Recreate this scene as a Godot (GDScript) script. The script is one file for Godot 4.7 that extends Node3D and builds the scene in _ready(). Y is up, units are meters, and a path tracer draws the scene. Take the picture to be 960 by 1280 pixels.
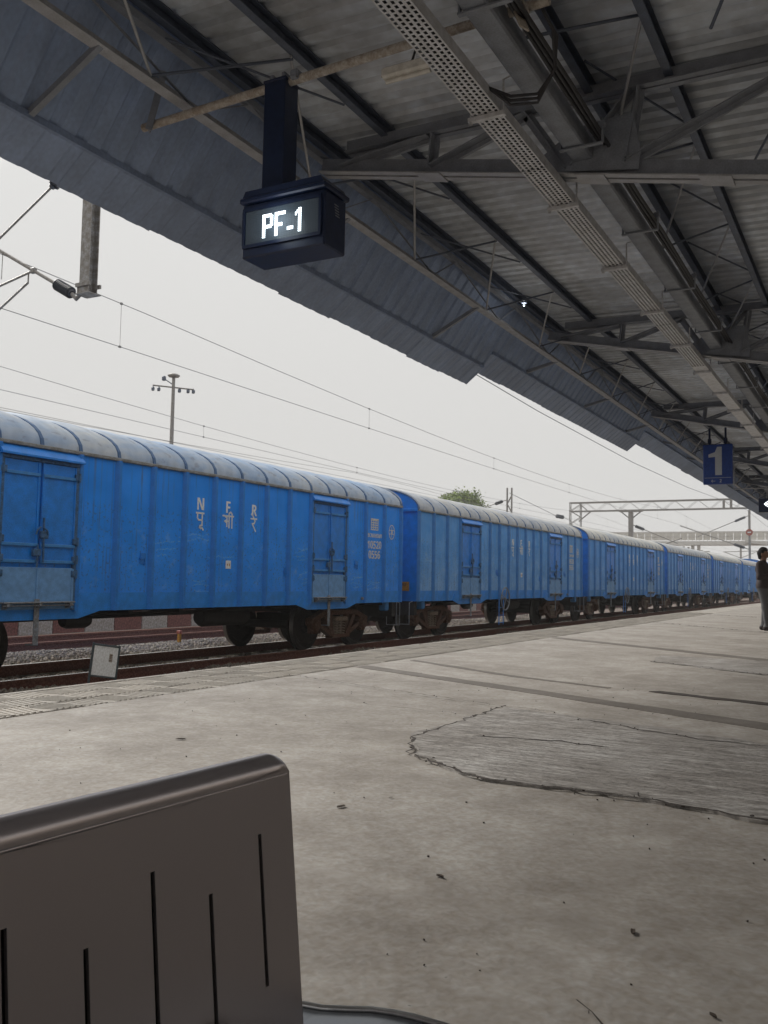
extends Node3D

# ---------------------------------------------------------------- mesh builder
class MB:
	var v := PackedVector3Array()
	var n := PackedVector3Array()
	var u := PackedVector2Array()
	var c := PackedColorArray()
	var idx := PackedInt32Array()
	var col := Color.WHITE
	func vert(p: Vector3, nn: Vector3, uv := Vector2.ZERO) -> int:
		v.push_back(p); n.push_back(nn); u.push_back(uv); c.push_back(col)
		return v.size() - 1
	func face(a: int, b: int, d: int) -> void:          # a,b,d counter-clockwise seen from outside
		idx.push_back(a); idx.push_back(d); idx.push_back(b)
	func tri(a: Vector3, b: Vector3, d: Vector3) -> void:
		var nn := (b - a).cross(d - a).normalized()
		face(vert(a, nn), vert(b, nn), vert(d, nn))
	func quad(a: Vector3, b: Vector3, d: Vector3, e: Vector3, ua := Vector2(0, 1), ub := Vector2(1, 1), ud := Vector2(1, 0), ue := Vector2(0, 0)) -> void:
		var nn := (b - a).cross(e - a)
		if nn.length() < 1e-12: nn = (d - b).cross(a - b)
		nn = nn.normalized()
		var i := vert(a, nn, ua); var j := vert(b, nn, ub); var k := vert(d, nn, ud); var l := vert(e, nn, ue)
		face(i, j, k); face(i, k, l)
	func box(ce: Vector3, s: Vector3, b := Basis.IDENTITY) -> void:
		var x := b.x * s.x * 0.5; var y := b.y * s.y * 0.5; var z := b.z * s.z * 0.5
		quad(ce + x - y + z, ce + x - y - z, ce + x + y - z, ce + x + y + z)
		quad(ce - x - y - z, ce - x - y + z, ce - x + y + z, ce - x + y - z)
		quad(ce - x + y + z, ce + x + y + z, ce + x + y - z, ce - x + y - z)
		quad(ce - x - y - z, ce + x - y - z, ce + x - y + z, ce - x - y + z)
		quad(ce - x - y + z, ce + x - y + z, ce + x + y + z, ce - x + y + z)
		quad(ce + x - y - z, ce - x - y - z, ce - x + y - z, ce + x + y - z)
	func bev(ce: Vector3, s: Vector3, r: float, b := Basis.IDENTITY) -> void:   # box with chamfered edges
		var h := s * 0.5
		for ax in 3:
			for sg in [-1.0, 1.0]:
				var p := (ax + 1) % 3; var q := (ax + 2) % 3
				var pts := []
				for k in [[-1, -1], [1, -1], [1, 1], [-1, 1]]:
					var o := Vector3.ZERO
					o[ax] = sg * h[ax]; o[p] = k[0] * (h[p] - r); o[q] = k[1] * (h[q] - r)
					pts.append(ce + b * o)
				if sg > 0: quad(pts[0], pts[1], pts[2], pts[3])
				else: quad(pts[3], pts[2], pts[1], pts[0])
		for ax in 3:
			var p := (ax + 1) % 3; var q := (ax + 2) % 3
			for sp in [-1.0, 1.0]:
				for sq in [-1.0, 1.0]:
					var a := Vector3.ZERO; var d := Vector3.ZERO
					a[p] = sp * h[p]; a[q] = sq * (h[q] - r); d[p] = sp * (h[p] - r); d[q] = sq * h[q]
					var a2 := a; var d2 := d
					a[ax] = -h[ax] + r; d[ax] = -h[ax] + r; a2[ax] = h[ax] - r; d2[ax] = h[ax] - r
					if sp * sq > 0: quad(ce + b * a, ce + b * d, ce + b * d2, ce + b * a2)
					else: quad(ce + b * d, ce + b * a, ce + b * a2, ce + b * d2)
	func bar(a: Vector3, b: Vector3, w: float, h: float, up := Vector3.UP) -> void:
		var z := (b - a).normalized()
		if absf(z.dot(up)) > 0.98: up = Vector3.RIGHT
		var x := up.cross(z).normalized(); var y := z.cross(x)
		box((a + b) * 0.5, Vector3(w, h, a.distance_to(b)), Basis(x, y, z))
	func tube(p: Array, r: Variant, sides := 8, caps := true) -> void:
		var prev := []
		var up := Vector3.UP
		for i in p.size():
			var d: Vector3 = (p[mini(i + 1, p.size() - 1)] - p[maxi(i - 1, 0)]).normalized()
			if absf(d.dot(up)) > 0.95: up = Vector3(0.3, 0.1, 1).normalized() if absf(d.dot(Vector3(0.3, 0.1, 1).normalized())) < 0.9 else Vector3.RIGHT
			var x := up.cross(d).normalized(); var y := d.cross(x)
			up = y
			var rr: float = r[i] if r is Array else r
			var ring := []
			for k in sides:
				var t := TAU * k / sides
				var nn := x * cos(t) + y * sin(t)
				ring.append(vert(p[i] + nn * rr, nn, Vector2(float(k) / sides, i)))
			if i > 0:
				for k in sides:
					var k2 := (k + 1) % sides
					face(prev[k], prev[k2], ring[k2]); face(prev[k], ring[k2], ring[k])
			if caps and (i == 0 or i == p.size() - 1):
				var s := -1.0 if i == 0 else 1.0
				var ci := vert(p[i], d * s)
				var e := []
				for k in sides: e.append(vert(v[ring[k]], d * s))
				for k in sides:
					if s > 0: face(ci, e[k], e[(k + 1) % sides])
					else: face(ci, e[(k + 1) % sides], e[k])
			prev = ring
	func lathe(prof: Array, sides: int, xf := Transform3D.IDENTITY, smooth := true) -> void:   # prof: Vector2(r, y), going up
		for i in prof.size() - 1:
			var a: Vector2 = prof[i]; var b: Vector2 = prof[i + 1]
			var d := (b - a).normalized()
			var nr := Vector2(d.y, -d.x)
			for k in sides:
				var t0 := TAU * k / sides; var t1 := TAU * (k + 1) / sides
				var ids := []
				for q in [[a, t0], [a, t1], [b, t1], [b, t0]]:
					var pp := Vector3(q[0].x * cos(q[1]), q[0].y, -q[0].x * sin(q[1]))
					var tn: float = q[1] if smooth else (t0 + t1) * 0.5
					var nn := Vector3(nr.x * cos(tn), nr.y, -nr.x * sin(tn))
					ids.append(vert(xf * pp, (xf.basis * nn).normalized()))
				face(ids[0], ids[1], ids[2]); face(ids[0], ids[2], ids[3])
	func prism(poly: PackedVector2Array, d: float, xf := Transform3D.IDENTITY) -> void:   # polygon in xy, from z=0 to z=d
		var q := poly
		if not Geometry2D.is_polygon_clockwise(q): pass
		else:
			q = PackedVector2Array(poly); q.reverse()
		var t := Geometry2D.triangulate_polygon(q)
		for i in range(0, t.size(), 3):
			var a := q[t[i]]; var b := q[t[i + 1]]; var e := q[t[i + 2]]
			if (b - a).cross(e - a) < 0:
				var s := b; b = e; e = s
			tri(xf * Vector3(a.x, a.y, d), xf * Vector3(b.x, b.y, d), xf * Vector3(e.x, e.y, d))
			tri(xf * Vector3(a.x, a.y, 0), xf * Vector3(e.x, e.y, 0), xf * Vector3(b.x, b.y, 0))
		for i in q.size():
			var a := q[i]; var b := q[(i + 1) % q.size()]
			quad(xf * Vector3(a.x, a.y, 0), xf * Vector3(b.x, b.y, 0), xf * Vector3(b.x, b.y, d), xf * Vector3(a.x, a.y, d))
	func sphere(ce: Vector3, r: Vector3, seg := 10) -> void:
		var pr := []
		for i in seg + 1:
			var t := -PI / 2 + PI * i / seg
			pr.append(Vector2(maxf(cos(t), 0.001), sin(t)))
		lathe(pr, seg + 4, Transform3D(Basis.from_scale(r), ce))
	func mesh() -> ArrayMesh:
		var a := []
		a.resize(Mesh.ARRAY_MAX)
		a[Mesh.ARRAY_VERTEX] = v; a[Mesh.ARRAY_NORMAL] = n; a[Mesh.ARRAY_TEX_UV] = u; a[Mesh.ARRAY_COLOR] = c; a[Mesh.ARRAY_INDEX] = idx
		var m := ArrayMesh.new()
		m.add_surface_from_arrays(Mesh.PRIMITIVE_TRIANGLES, a)
		return m

# ---------------------------------------------------------------- scene helpers
var names := {}
var M := {}
var rng := RandomNumberGenerator.new()

func numbered(called: String) -> String:
	names[called] = names.get(called, -1) + 1
	return called if names[called] == 0 else "%s_%03d" % [called, names[called]]

func obj(called: String, mb: Variant, m: Material, parent: Node, at := Vector3.ZERO, b := Basis.IDENTITY) -> MeshInstance3D:
	var o := MeshInstance3D.new()
	o.mesh = mb.mesh() if mb is MB else mb
	o.material_override = m
	o.transform = Transform3D(b, at)
	if parent == self: o.name = numbered(called)
	else:
		var k := 0
		var nm := called
		var used: Dictionary = parent.get_meta("_n", {})
		k = used.get(called, -1) + 1
		used[called] = k
		parent.set_meta("_n", used)
		if k > 0: nm = "%s_%03d" % [called, k]
		o.name = nm
	parent.add_child(o, true)
	return o

func tag(o: Node, label: String, category: String, group := "") -> Node:
	o.set_meta("label", label); o.set_meta("category", category)
	if group != "": o.set_meta("group", group)
	return o

func thing(called: String, label: String, category: String, at := Vector3.ZERO, group := "") -> Node3D:
	var o := Node3D.new()
	o.name = numbered(called); o.position = at
	add_child(o, true)
	tag(o, label, category, group)
	return o

func struct(called: String, mb: Variant, m: Material) -> MeshInstance3D:
	var o := obj(called, mb, m, self)
	o.set_meta("kind", "structure")
	return o

func clean(o: Node) -> void:
	if o.has_meta("_n"): o.remove_meta("_n")
	for ch in o.get_children(): clean(ch)

func lin(r: float, g: float, b: float) -> Color:
	return Color(r, g, b).linear_to_srgb()

func noise_img(size: int, seed_: int, freq: float, oct := 4, kind := FastNoiseLite.TYPE_SIMPLEX_SMOOTH) -> Image:
	var f := FastNoiseLite.new()
	f.seed = seed_; f.frequency = freq; f.fractal_octaves = oct; f.noise_type = kind
	f.fractal_type = FastNoiseLite.FRACTAL_FBM if oct > 1 else FastNoiseLite.FRACTAL_NONE
	return f.get_seamless_image(size, size, false, false, 0.15, true)

func bytes(im: Image) -> PackedByteArray:
	im.convert(Image.FORMAT_L8)
	return im.get_data()

# grey multiplier texture: lo..1, tinted towards a stain colour where the noise is dark
func tone_tex(a: PackedByteArray, b: PackedByteArray, size: int, lo: float, stain: Color, spots := 0.0, c3 := PackedByteArray()) -> ImageTexture:
	var out := PackedByteArray()
	out.resize(size * size * 3)
	for i in size * size:
		var t := a[i] / 255.0 * 0.55 + b[i] / 255.0 * 0.45
		t = clampf((t - 0.2) / 0.6, 0, 1)
		var k := lo + (1.0 - lo) * t
		if spots > 0 and c3[i] > 255 * (1.0 - spots): k *= 0.72
		out[i * 3] = int(255 * lerpf(k * stain.r, k, t)); out[i * 3 + 1] = int(255 * lerpf(k * stain.g, k, t)); out[i * 3 + 2] = int(255 * lerpf(k * stain.b, k, t))
	var im := Image.create_from_data(size, size, false, Image.FORMAT_RGB8, out)
	im.generate_mipmaps()
	return ImageTexture.create_from_image(im)

func bump_tex(im: Image, k: float) -> ImageTexture:
	var d: Image = im.duplicate()
	d.convert(Image.FORMAT_RGBA8)
	d.bump_map_to_normal_map(k)
	return ImageTexture.create_from_image(d)

func mat(col: Color, rough := 0.6, metal := 0.0, tex: Texture2D = null, scale := 1.0, bump: Texture2D = null, bk := 0.5, world := false) -> StandardMaterial3D:
	var m := StandardMaterial3D.new()
	m.albedo_color = col; m.roughness = rough; m.metallic = metal
	if tex or bump:
		m.uv1_triplanar = true; m.uv1_world_triplanar = world; m.uv1_scale = Vector3.ONE * scale
	if tex: m.albedo_texture = tex
	if bump:
		m.normal_enabled = true; m.normal_texture = bump; m.normal_scale = bk
	return m

func glow(col: Color, e: float) -> StandardMaterial3D:
	var m := StandardMaterial3D.new()
	m.albedo_color = col; m.emission_enabled = true; m.emission = col; m.emission_energy_multiplier = e
	return m

var px := {}
func materials() -> void:
	var S := 512
	var n1i := noise_img(S, 11, 0.012, 5); var n2i := noise_img(S, 12, 0.05, 4); var n3i := noise_img(S, 13, 0.11, 2)
	var n1 := bytes(n1i); var n2 := bytes(n2i); var n3 := bytes(n3i)
	var dirt := tone_tex(n1, n2, S, 0.72, Color(0.95, 0.88, 0.8))
	var soft := tone_tex(n1, n3, S, 0.86, Color(0.98, 0.97, 0.95))
	var rusty := tone_tex(n2, n1, S, 0.45, Color(1.0, 0.75, 0.6))
	var streak := tone_tex(n2, n1, S, 0.60, Color(0.98, 0.96, 0.94))
	var conc := tone_tex(n2, n3, S, 0.90, Color(0.97, 0.94, 0.9), 0.02, n3)
	var wide := tone_tex(n1, n2, S, 0.82, Color(0.97, 0.95, 0.93))
	var bump := bump_tex(n2i, 2.0); var fineb := bump_tex(n3i, 3.0)
	var di := Image.create(1024, 192, false, Image.FORMAT_L8)
	var dn := fbm(900, 0.016, 3)
	for y in 192:
		for x in 1024: 
			var q := dn.get_noise_2d(x, y * 0.55) * 0.5 + 0.5
			di.set_pixel(x, y, Color(q, q, q))
	px = {"n1": n1, "n2": n2, "n3": n3, "dents": bump_tex(di, 6.0)}
	# platform concrete
	var cm := mat(lin(0.42, 0.405, 0.385), 0.72, 0, conc, 0.55, fineb, 0.14, true)
	cm.detail_enabled = true; cm.detail_blend_mode = BaseMaterial3D.BLEND_MODE_MUL; cm.detail_albedo = wide
	cm.detail_uv_layer = BaseMaterial3D.DETAIL_UV_2; cm.uv2_triplanar = true; cm.uv2_world_triplanar = true; cm.uv2_scale = Vector3.ONE * 0.13
	M.concrete = cm
	var cp: StandardMaterial3D = cm.duplicate(); cp.albedo_color = lin(0.55, 0.535, 0.515); cp.albedo_texture = streak; cp.uv1_scale = Vector3(0.35, 1, 2.2); cp.normal_scale = 0.6; M.patch = cp
	var cs: StandardMaterial3D = cm.duplicate(); cs.albedo_color = lin(0.18, 0.165, 0.15); M.strip = cs
	M.crack = mat(lin(0.06, 0.05, 0.045), 0.95, 0, dirt, 2.0)
	M.tile = mat(lin(0.43, 0.41, 0.38), 0.8, 0, conc, 1.3, fineb, 0.3, true)
	M.ballast = mat(lin(0.25, 0.235, 0.215), 0.95, 0, rusty, 1.7, bump, 1.5, true)
	M.stone = mat(lin(0.36, 0.34, 0.315), 0.9, 0, dirt, 3.0); M.stone.vertex_color_use_as_albedo = true
	M.sleeper = mat(lin(0.25, 0.23, 0.2), 0.9, 0, dirt, 1.5)
	M.rail = mat(lin(0.28, 0.13, 0.10), 0.85, 0.1, rusty, 3.0)
	M.rail_head = mat(lin(0.55, 0.53, 0.5), 0.25, 0.9)
	# wagon
	M.under = mat(lin(0.022, 0.02, 0.02), 0.8, 0.0, dirt, 1.0)
	M.bogie = mat(lin(0.24, 0.155, 0.115), 0.85, 0.1, rusty, 2.5)
	M.spring = mat(lin(0.5, 0.43, 0.36), 0.7, 0.2, dirt, 3.0)
	M.wheel = mat(lin(0.035, 0.028, 0.026), 0.7, 0.3, rusty, 2.0)
	M.tread = mat(lin(0.2, 0.19, 0.18), 0.4, 0.8)
	M.blue = mat(lin(0.002, 0.215, 0.74), 0.45, 0, soft, 0.7)
	M.blue_dusty = mat(lin(0.04, 0.235, 0.58), 0.6, 0, soft, 0.9)
	M.door_low = mat(lin(0.15, 0.34, 0.64), 0.6, 0, soft, 1.1)
	M.frame_grey = mat(lin(0.055, 0.17, 0.38), 0.6, 0.1, dirt, 2.0)
	M.ledge = mat(lin(0.28, 0.32, 0.38), 0.55, 0.2, dirt, 2.0)
	M.white = mat(lin(0.82, 0.84, 0.84), 0.6, 0, soft, 3.0)
	M.white_worn = mat(lin(0.80, 0.85, 0.9), 0.7, 0, dirt, 4.0)
	M.orange = mat(lin(0.6, 0.29, 0.03), 0.6, 0, dirt, 3.0)
	M.dark_text = mat(lin(0.03, 0.025, 0.02), 0.7)
	M.red_block = mat(lin(0.45, 0.12, 0.08), 0.6, 0, dirt, 3.0)
	# canopy
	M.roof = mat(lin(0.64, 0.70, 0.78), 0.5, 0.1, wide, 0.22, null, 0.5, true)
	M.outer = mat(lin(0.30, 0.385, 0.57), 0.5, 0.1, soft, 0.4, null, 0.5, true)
	M.steel = mat(lin(0.27, 0.295, 0.345), 0.55, 0.1, soft, 0.9)
	M.footbridge = mat(lin(0.62, 0.61, 0.59), 0.6, 0, soft, 1.0)
	M.steel_pale = mat(lin(0.45, 0.46, 0.49), 0.55, 0.1, soft, 0.9)
	M.steel_dark = mat(lin(0.12, 0.145, 0.20), 0.55, 0.1, soft, 0.9)
	M.tray = mat(lin(0.66, 0.67, 0.70), 0.45, 0.3, soft, 1.4)
	M.cable = mat(lin(0.03, 0.03, 0.035), 0.6)
	M.conduit = mat(lin(0.55, 0.53, 0.50), 0.5, 0, dirt, 2.0)
	M.lamp_white = mat(lin(0.7, 0.68, 0.63), 0.4, 0, soft, 2.0)
	# signs
	M.navy = mat(lin(0.018, 0.031, 0.08), 0.35, 0.1, soft, 2.0)
	M.screen = mat(lin(0.10, 0.13, 0.16), 0.25)
	M.sign_blue = mat(lin(0.025, 0.075, 0.33), 0.4, 0, soft, 1.5)
	M.sign_white = mat(lin(0.5, 0.53, 0.55), 0.5)
	M.led = glow(Color(0.93, 0.98, 1.0), 1.6)
	M.board = mat(lin(0.9, 0.92, 0.93), 0.5, 0, soft, 3.0)
	M.board_frame = mat(lin(0.05, 0.065, 0.07), 0.5)
	# overhead line
	M.galv = mat(lin(0.33, 0.335, 0.34), 0.5, 0.3, dirt, 1.5)
	M.wire = mat(lin(0.26, 0.255, 0.25), 0.6, 0.4)
	M.insul = mat(lin(0.035, 0.04, 0.055), 0.35)
	M.wall_red = mat(lin(0.25, 0.095, 0.08), 0.8, 0, rusty, 1.5)
	M.wall_white = mat(lin(0.40, 0.37, 0.345), 0.8, 0, dirt, 1.5)
	M.plaster = mat(lin(0.62, 0.58, 0.52), 0.85, 0, dirt, 0.4)
	# bench
	M.bench = mat(lin(0.50, 0.46, 0.47), 0.30, 0.9)
	M.bench_rim = mat(lin(0.42, 0.42, 0.43), 0.28, 0.9, soft, 6.0)
	M.bench_seat = mat(lin(0.20, 0.215, 0.235), 0.30, 0.9)
	M.bench_leg = mat(lin(0.2, 0.2, 0.2), 0.4, 0.6)
	M.leaf_dry = mat(lin(0.045, 0.03, 0.02), 0.9)
	M.body = mat(Color.WHITE, 0.85); M.body.vertex_color_use_as_albedo = true
	M.foliage = mat(Color.WHITE, 0.8); M.foliage.vertex_color_use_as_albedo = true; M.foliage.backlight_enabled = true; M.foliage.backlight = Color(0.25, 0.3, 0.1)
	M.bark = mat(lin(0.12, 0.09, 0.06), 0.95, 0, dirt, 2.0)

func uvmat(tex: Texture2D, rough: float) -> StandardMaterial3D:
	var m := StandardMaterial3D.new()
	m.albedo_texture = tex; m.roughness = rough; m.texture_repeat = true; m.metallic_specular = 0.3
	m.normal_enabled = true; m.normal_texture = px.dents; m.normal_scale = 0.55
	return m

func fbm(seed_: int, f: float, o := 3) -> FastNoiseLite:
	var q := FastNoiseLite.new()
	q.seed = seed_; q.frequency = f; q.fractal_octaves = o
	return q

# worn paint of one wagon side: base blue, broad patches, dust at the bottom, runs and chalk scrawls
func wagon_paint(seed_: int, base: Color, dust: Color, amount: float) -> ImageTexture:
	var w := 1024; var h := 192
	var a := fbm(seed_, 0.012); var b := fbm(seed_ + 1, 0.05, 4); var st := fbm(seed_ + 2, 0.09, 2); var sp := fbm(seed_ + 3, 0.2, 2)
	var im := Image.create(w, h, false, Image.FORMAT_RGB8)
	for y in h:
		var low := float(y) / h
		for x in w:
			var t := 0.5 + 0.6 * a.get_noise_2d(x, y * 1.6)
			var runs := st.get_noise_2d(x, y * 0.06) * 0.5 + 0.5
			var pat := b.get_noise_2d(x * 0.8, y * 0.8) * 0.5 + 0.5
			var k := amount * (0.10 + 0.30 * t * pat + 0.35 * pow(low, 3.0) * (0.4 + runs) + 0.18 * maxf(0, runs - 0.55))
			var edge := absf(fposmod(x * 18.4 / w, 1.0) - 0.5) * 2.0
			k += amount * 0.10 * pow(edge, 6.0)
			if pat > 0.66 and low > 0.45: k += 0.22 * (pat - 0.66) / 0.2
			var cc := base.lerp(dust, clampf(k, 0, 0.85))
			cc = cc * (0.90 + 0.2 * t)
			if sp.get_noise_2d(x, y) > 0.47 and low > 0.3: cc = cc.lerp(Color(0.07, 0.05, 0.05), 0.45)
			var rn := st.get_noise_2d(x * 2.2 + 700.0, y * 0.03)
			if rn > 0.40: cc = cc.lerp(Color(0.10, 0.075, 0.06), clampf((rn - 0.40) * 3.0, 0, 0.5) * (0.25 + 0.75 * absf(a.get_noise_2d(x * 0.5, 60.0 + y)) * 2.0))
			im.set_pixel(x, y, cc.linear_to_srgb())
	# chalk marks
	var r := RandomNumberGenerator.new(); r.seed = seed_
	for g in 9:
		var cx := r.randi_range(40, w - 90); var cy := r.randi_range(int(h * 0.45), int(h * 0.85))
		for ln in r.randi_range(1, 4):
			var x := float(cx + r.randi_range(-6, 6)); var y := float(cy + ln * 7)
			for s in r.randi_range(15, 60):
				x += 1.0; y += r.randf_range(-0.9, 0.75)
				if x >= 0 and x < w and y >= 0 and y < h and r.randf() < 0.8:
					var o := im.get_pixel(int(x), int(y))
					im.set_pixel(int(x), int(y), o.lerp(Color(0.70, 0.76, 0.84), 0.55))
	im.generate_mipmaps()
	return ImageTexture.create_from_image(im)

func roof_paint(seed_: int, grey: Color, blue: Color, amount: float) -> ImageTexture:
	var w := 512; var h := 128
	var a := fbm(seed_, 0.01); var b := fbm(seed_ + 1, 0.06, 4)
	var im := Image.create(w, h, false, Image.FORMAT_RGB8)
	for y in h:
		for x in w:
			var t := clampf(amount + 0.40 * a.get_noise_2d(x, y) + 0.22 * b.get_noise_2d(x, y * 2.0), 0, 1)
			var cc := blue.lerp(grey, t) * (1.0 + 0.16 * b.get_noise_2d(x * 2.0 + 90, y * 0.7))
			if b.get_noise_2d(x * 1.5 + 300, y * 1.5) > 0.44: cc = cc.lerp(Color(0.14, 0.11, 0.09), 0.3)
			im.set_pixel(x, y, cc.linear_to_srgb())
	im.generate_mipmaps()
	return ImageTexture.create_from_image(im)

# ---------------------------------------------------------------- layout
const RAIL := -0.55           # top of rail; the platform top is 0
const TRX := -11.6            # centre of the train's track
const GROUND := -0.78
const TRUSS := [6.0, -0.4, -7.07, -13.7, -21.0, -28.4, -35.8, -43.2, -50.6, -58.0, -65.4]

func _ready() -> void:
	rng.seed = 7
	# camera
	var cam := Camera3D.new()
	cam.name = "camera"
	cam.position = Vector3(0, 0.95, 0)
	cam.rotation_degrees = Vector3(4.1637, 28.5597, 1.0312)
	cam.fov = 58.194; cam.near = 0.05; cam.far = 4000
	add_child(cam); cam.current = true
	# sky and exposure
	var we := WorldEnvironment.new()
	we.name = "world_environment"
	var env := Environment.new()
	env.background_mode = Environment.BG_SKY
	var sm := ProceduralSkyMaterial.new()
	sm.sky_top_color = Color(0.99, 0.995, 1.0); sm.sky_horizon_color = Color(0.550, 0.547, 0.541); sm.sky_curve = 5.0
	sm.ground_bottom_color = Color(0.3, 0.29, 0.27); sm.ground_horizon_color = Color(0.55, 0.54, 0.53); sm.ground_curve = 0.02
	sm.sun_angle_max = 0.0
	var sky := Sky.new(); sky.sky_material = sm
	env.sky = sky; env.background_energy_multiplier = 1.0
	env.tonemap_mode = Environment.TONE_MAPPER_LINEAR; env.tonemap_exposure = 2.55
	env.sdfgi_enabled = true; env.ssao_enabled = true; env.ssil_enabled = true
	env.fog_enabled = true; env.fog_density = 0.0012; env.fog_light_color = Color(0.84, 0.84, 0.84)
	we.environment = env
	add_child(we)
	# veiled sun
	var sun := DirectionalLight3D.new()
	sun.name = "sun"
	sun.light_energy = 0.5; sun.light_angular_distance = 25.0; sun.light_color = Color(1.0, 0.985, 0.96); sun.shadow_enabled = true
	add_child(sun)
	sun.look_at_from_position(Vector3(-16, 13, -4), Vector3.ZERO)

	materials()
	build_ground()
	build_platform()
	build_tracks()
	build_canopy()
	build_opposite()
	build_train()
	build_station()
	build_overhead()
	build_background()
	build_signs()
	build_roof_fittings()
	build_bench()
	build_person()
	build_litter()
	clean(self)

# ---------------------------------------------------------------- ground, platform, tracks
func build_ground() -> void:
	var g := MB.new()
	g.quad(Vector3(-1500, GROUND, 300), Vector3(-6.0, GROUND, 300), Vector3(-6.0, GROUND, -1800), Vector3(-1500, GROUND, -1800))
	struct("ground", g, M.ballast)
	var g2 := MB.new()
	g2.quad(Vector3(-6.0, GROUND - 0.1, 300), Vector3(900, GROUND - 0.1, 300), Vector3(900, GROUND - 0.1, -1800), Vector3(-6.0, GROUND - 0.1, -1800))
	struct("ground", g2, M.ballast)
	# loose ballast stones over the bed between and beside the tracks
	var shapes := []
	for s in 3:
		var m := MB.new()
		var r := RandomNumberGenerator.new(); r.seed = 40 + s
		var ico := PackedVector3Array()
		var ph := (1 + sqrt(5.0)) / 2
		for q in [Vector3(-1, ph, 0), Vector3(1, ph, 0), Vector3(-1, -ph, 0), Vector3(1, -ph, 0), Vector3(0, -1, ph), Vector3(0, 1, ph), Vector3(0, -1, -ph), Vector3(0, 1, -ph), Vector3(ph, 0, -1), Vector3(ph, 0, 1), Vector3(-ph, 0, -1), Vector3(-ph, 0, 1)]:
			ico.push_back(q.normalized() * r.randf_range(0.72, 1.15) * Vector3(1, 0.72, 0.85))
		for t in [[0, 11, 5], [0, 5, 1], [0, 1, 7], [0, 7, 10], [0, 10, 11], [1, 5, 9], [5, 11, 4], [11, 10, 2], [10, 7, 6], [7, 1, 8], [3, 9, 4], [3, 4, 2], [3, 2, 6], [3, 6, 8], [3, 8, 9], [4, 9, 5], [2, 4, 11], [6, 2, 10], [8, 6, 7], [9, 8, 1]]:
			m.tri(ico[t[0]], ico[t[1]], ico[t[2]])
		shapes.append(m.mesh())
	var lots := [[], [], []]
	for band in [[-10.55, -8.3, -3.0, -45.0, 26000], [-12.4, -10.85, -4.0, -38.0, 13000], [-15.9, -12.6, -5.0, -45.0, 36000], [-17.8, -16.3, -9, -38, 9000], [-19.9, -18.0, -9, -38, 9000]]:
		for k in band[4]:
			# denser near the camera, where single stones can be seen
			var t := rng.randf(); t = t * (0.45 + 0.55 * t)
			var x := rng.randf_range(band[0], band[1]); var z := lerpf(band[2], band[3], t)
			var s := rng.randf_range(0.020, 0.042)
			var heap := 0.0
			if x < -12.6 and x > -15.9: heap = 0.16 * sin(PI * (x + 15.9) / 3.3) * (0.75 + 0.35 * sin(z * 0.9) * sin(z * 0.37 + 1.0))
			elif x > -10.6: heap = 0.05 * sin(z * 1.3) + 0.05
			lots[rng.randi() % 3].append([Vector3(x, GROUND + heap + rng.randf_range(0.0, 0.05), z), s])
	for s in 3:
		var mm := MultiMesh.new()
		mm.transform_format = MultiMesh.TRANSFORM_3D; mm.use_colors = true
		mm.mesh = shapes[s]; mm.instance_count = lots[s].size()
		for i in lots[s].size():
			var b := Basis.from_euler(Vector3(rng.randf() * TAU, rng.randf() * TAU, rng.randf() * TAU)).scaled(Vector3.ONE * lots[s][i][1])
			mm.set_instance_transform(i, Transform3D(b, lots[s][i][0]))
			var gg := rng.randf_range(0.55, 1.25)
			mm.set_instance_color(i, Color(gg, gg * rng.randf_range(0.93, 1.0), gg * rng.randf_range(0.86, 1.0)))
		var mi := MultiMeshInstance3D.new()
		mi.name = numbered("ballast_stones"); mi.multimesh = mm; mi.material_override = M.stone
		add_child(mi, true)
		tag(mi, "grey and brown loose ballast stones strewn between and beside the rails", "ballast"); mi.set_meta("kind", "stuff")
	# heaped shoulder between the two tracks beyond the train
	var h := MB.new()
	var prev := []
	for i in 60:
		var z := -4.0 - i * 1.6
		var ring := []
		for k in 9:
			var x := -12.5 - 3.5 * k / 8.0
			var y := GROUND + 0.15 * maxf(0, sin(PI * k / 8.0)) * (0.75 + 0.35 * sin(z * 0.9) * sin(z * 0.37 + 1.0)) - 0.012
			ring.append(Vector3(x, y, z))
		if i > 0:
			for k in 8: h.quad(prev[k], ring[k], ring[k + 1], prev[k + 1])
		prev = ring
	struct("ballast_shoulder", h, M.ballast)

func ragged(pts: Array, step: float, amp: float, y0: float, y1: float, seed_: int) -> MB:
	# a low slab with an uneven outline
	var nz := fbm(seed_, 1.1, 3)
	var poly := PackedVector2Array()
	for i in pts.size():
		var a: Vector2 = pts[i]; var b: Vector2 = pts[(i + 1) % pts.size()]
		var k := maxi(1, int(a.distance_to(b) / step))
		var nn := (b - a).orthogonal().normalized()
		for j in k:
			var p := a.lerp(b, float(j) / k)
			poly.push_back(p + nn * amp * (nz.get_noise_2d(p.x * 2.3, p.y * 2.3) * 1.6 + rng.randf_range(-0.25, 0.25)))
	var m := MB.new()
	m.prism(poly, y1 - y0, Transform3D(Basis(Vector3.RIGHT, Vector3(0, 0, -1), Vector3.UP), Vector3(0, y0, 0)))   # poly y = -z
	return m

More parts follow.
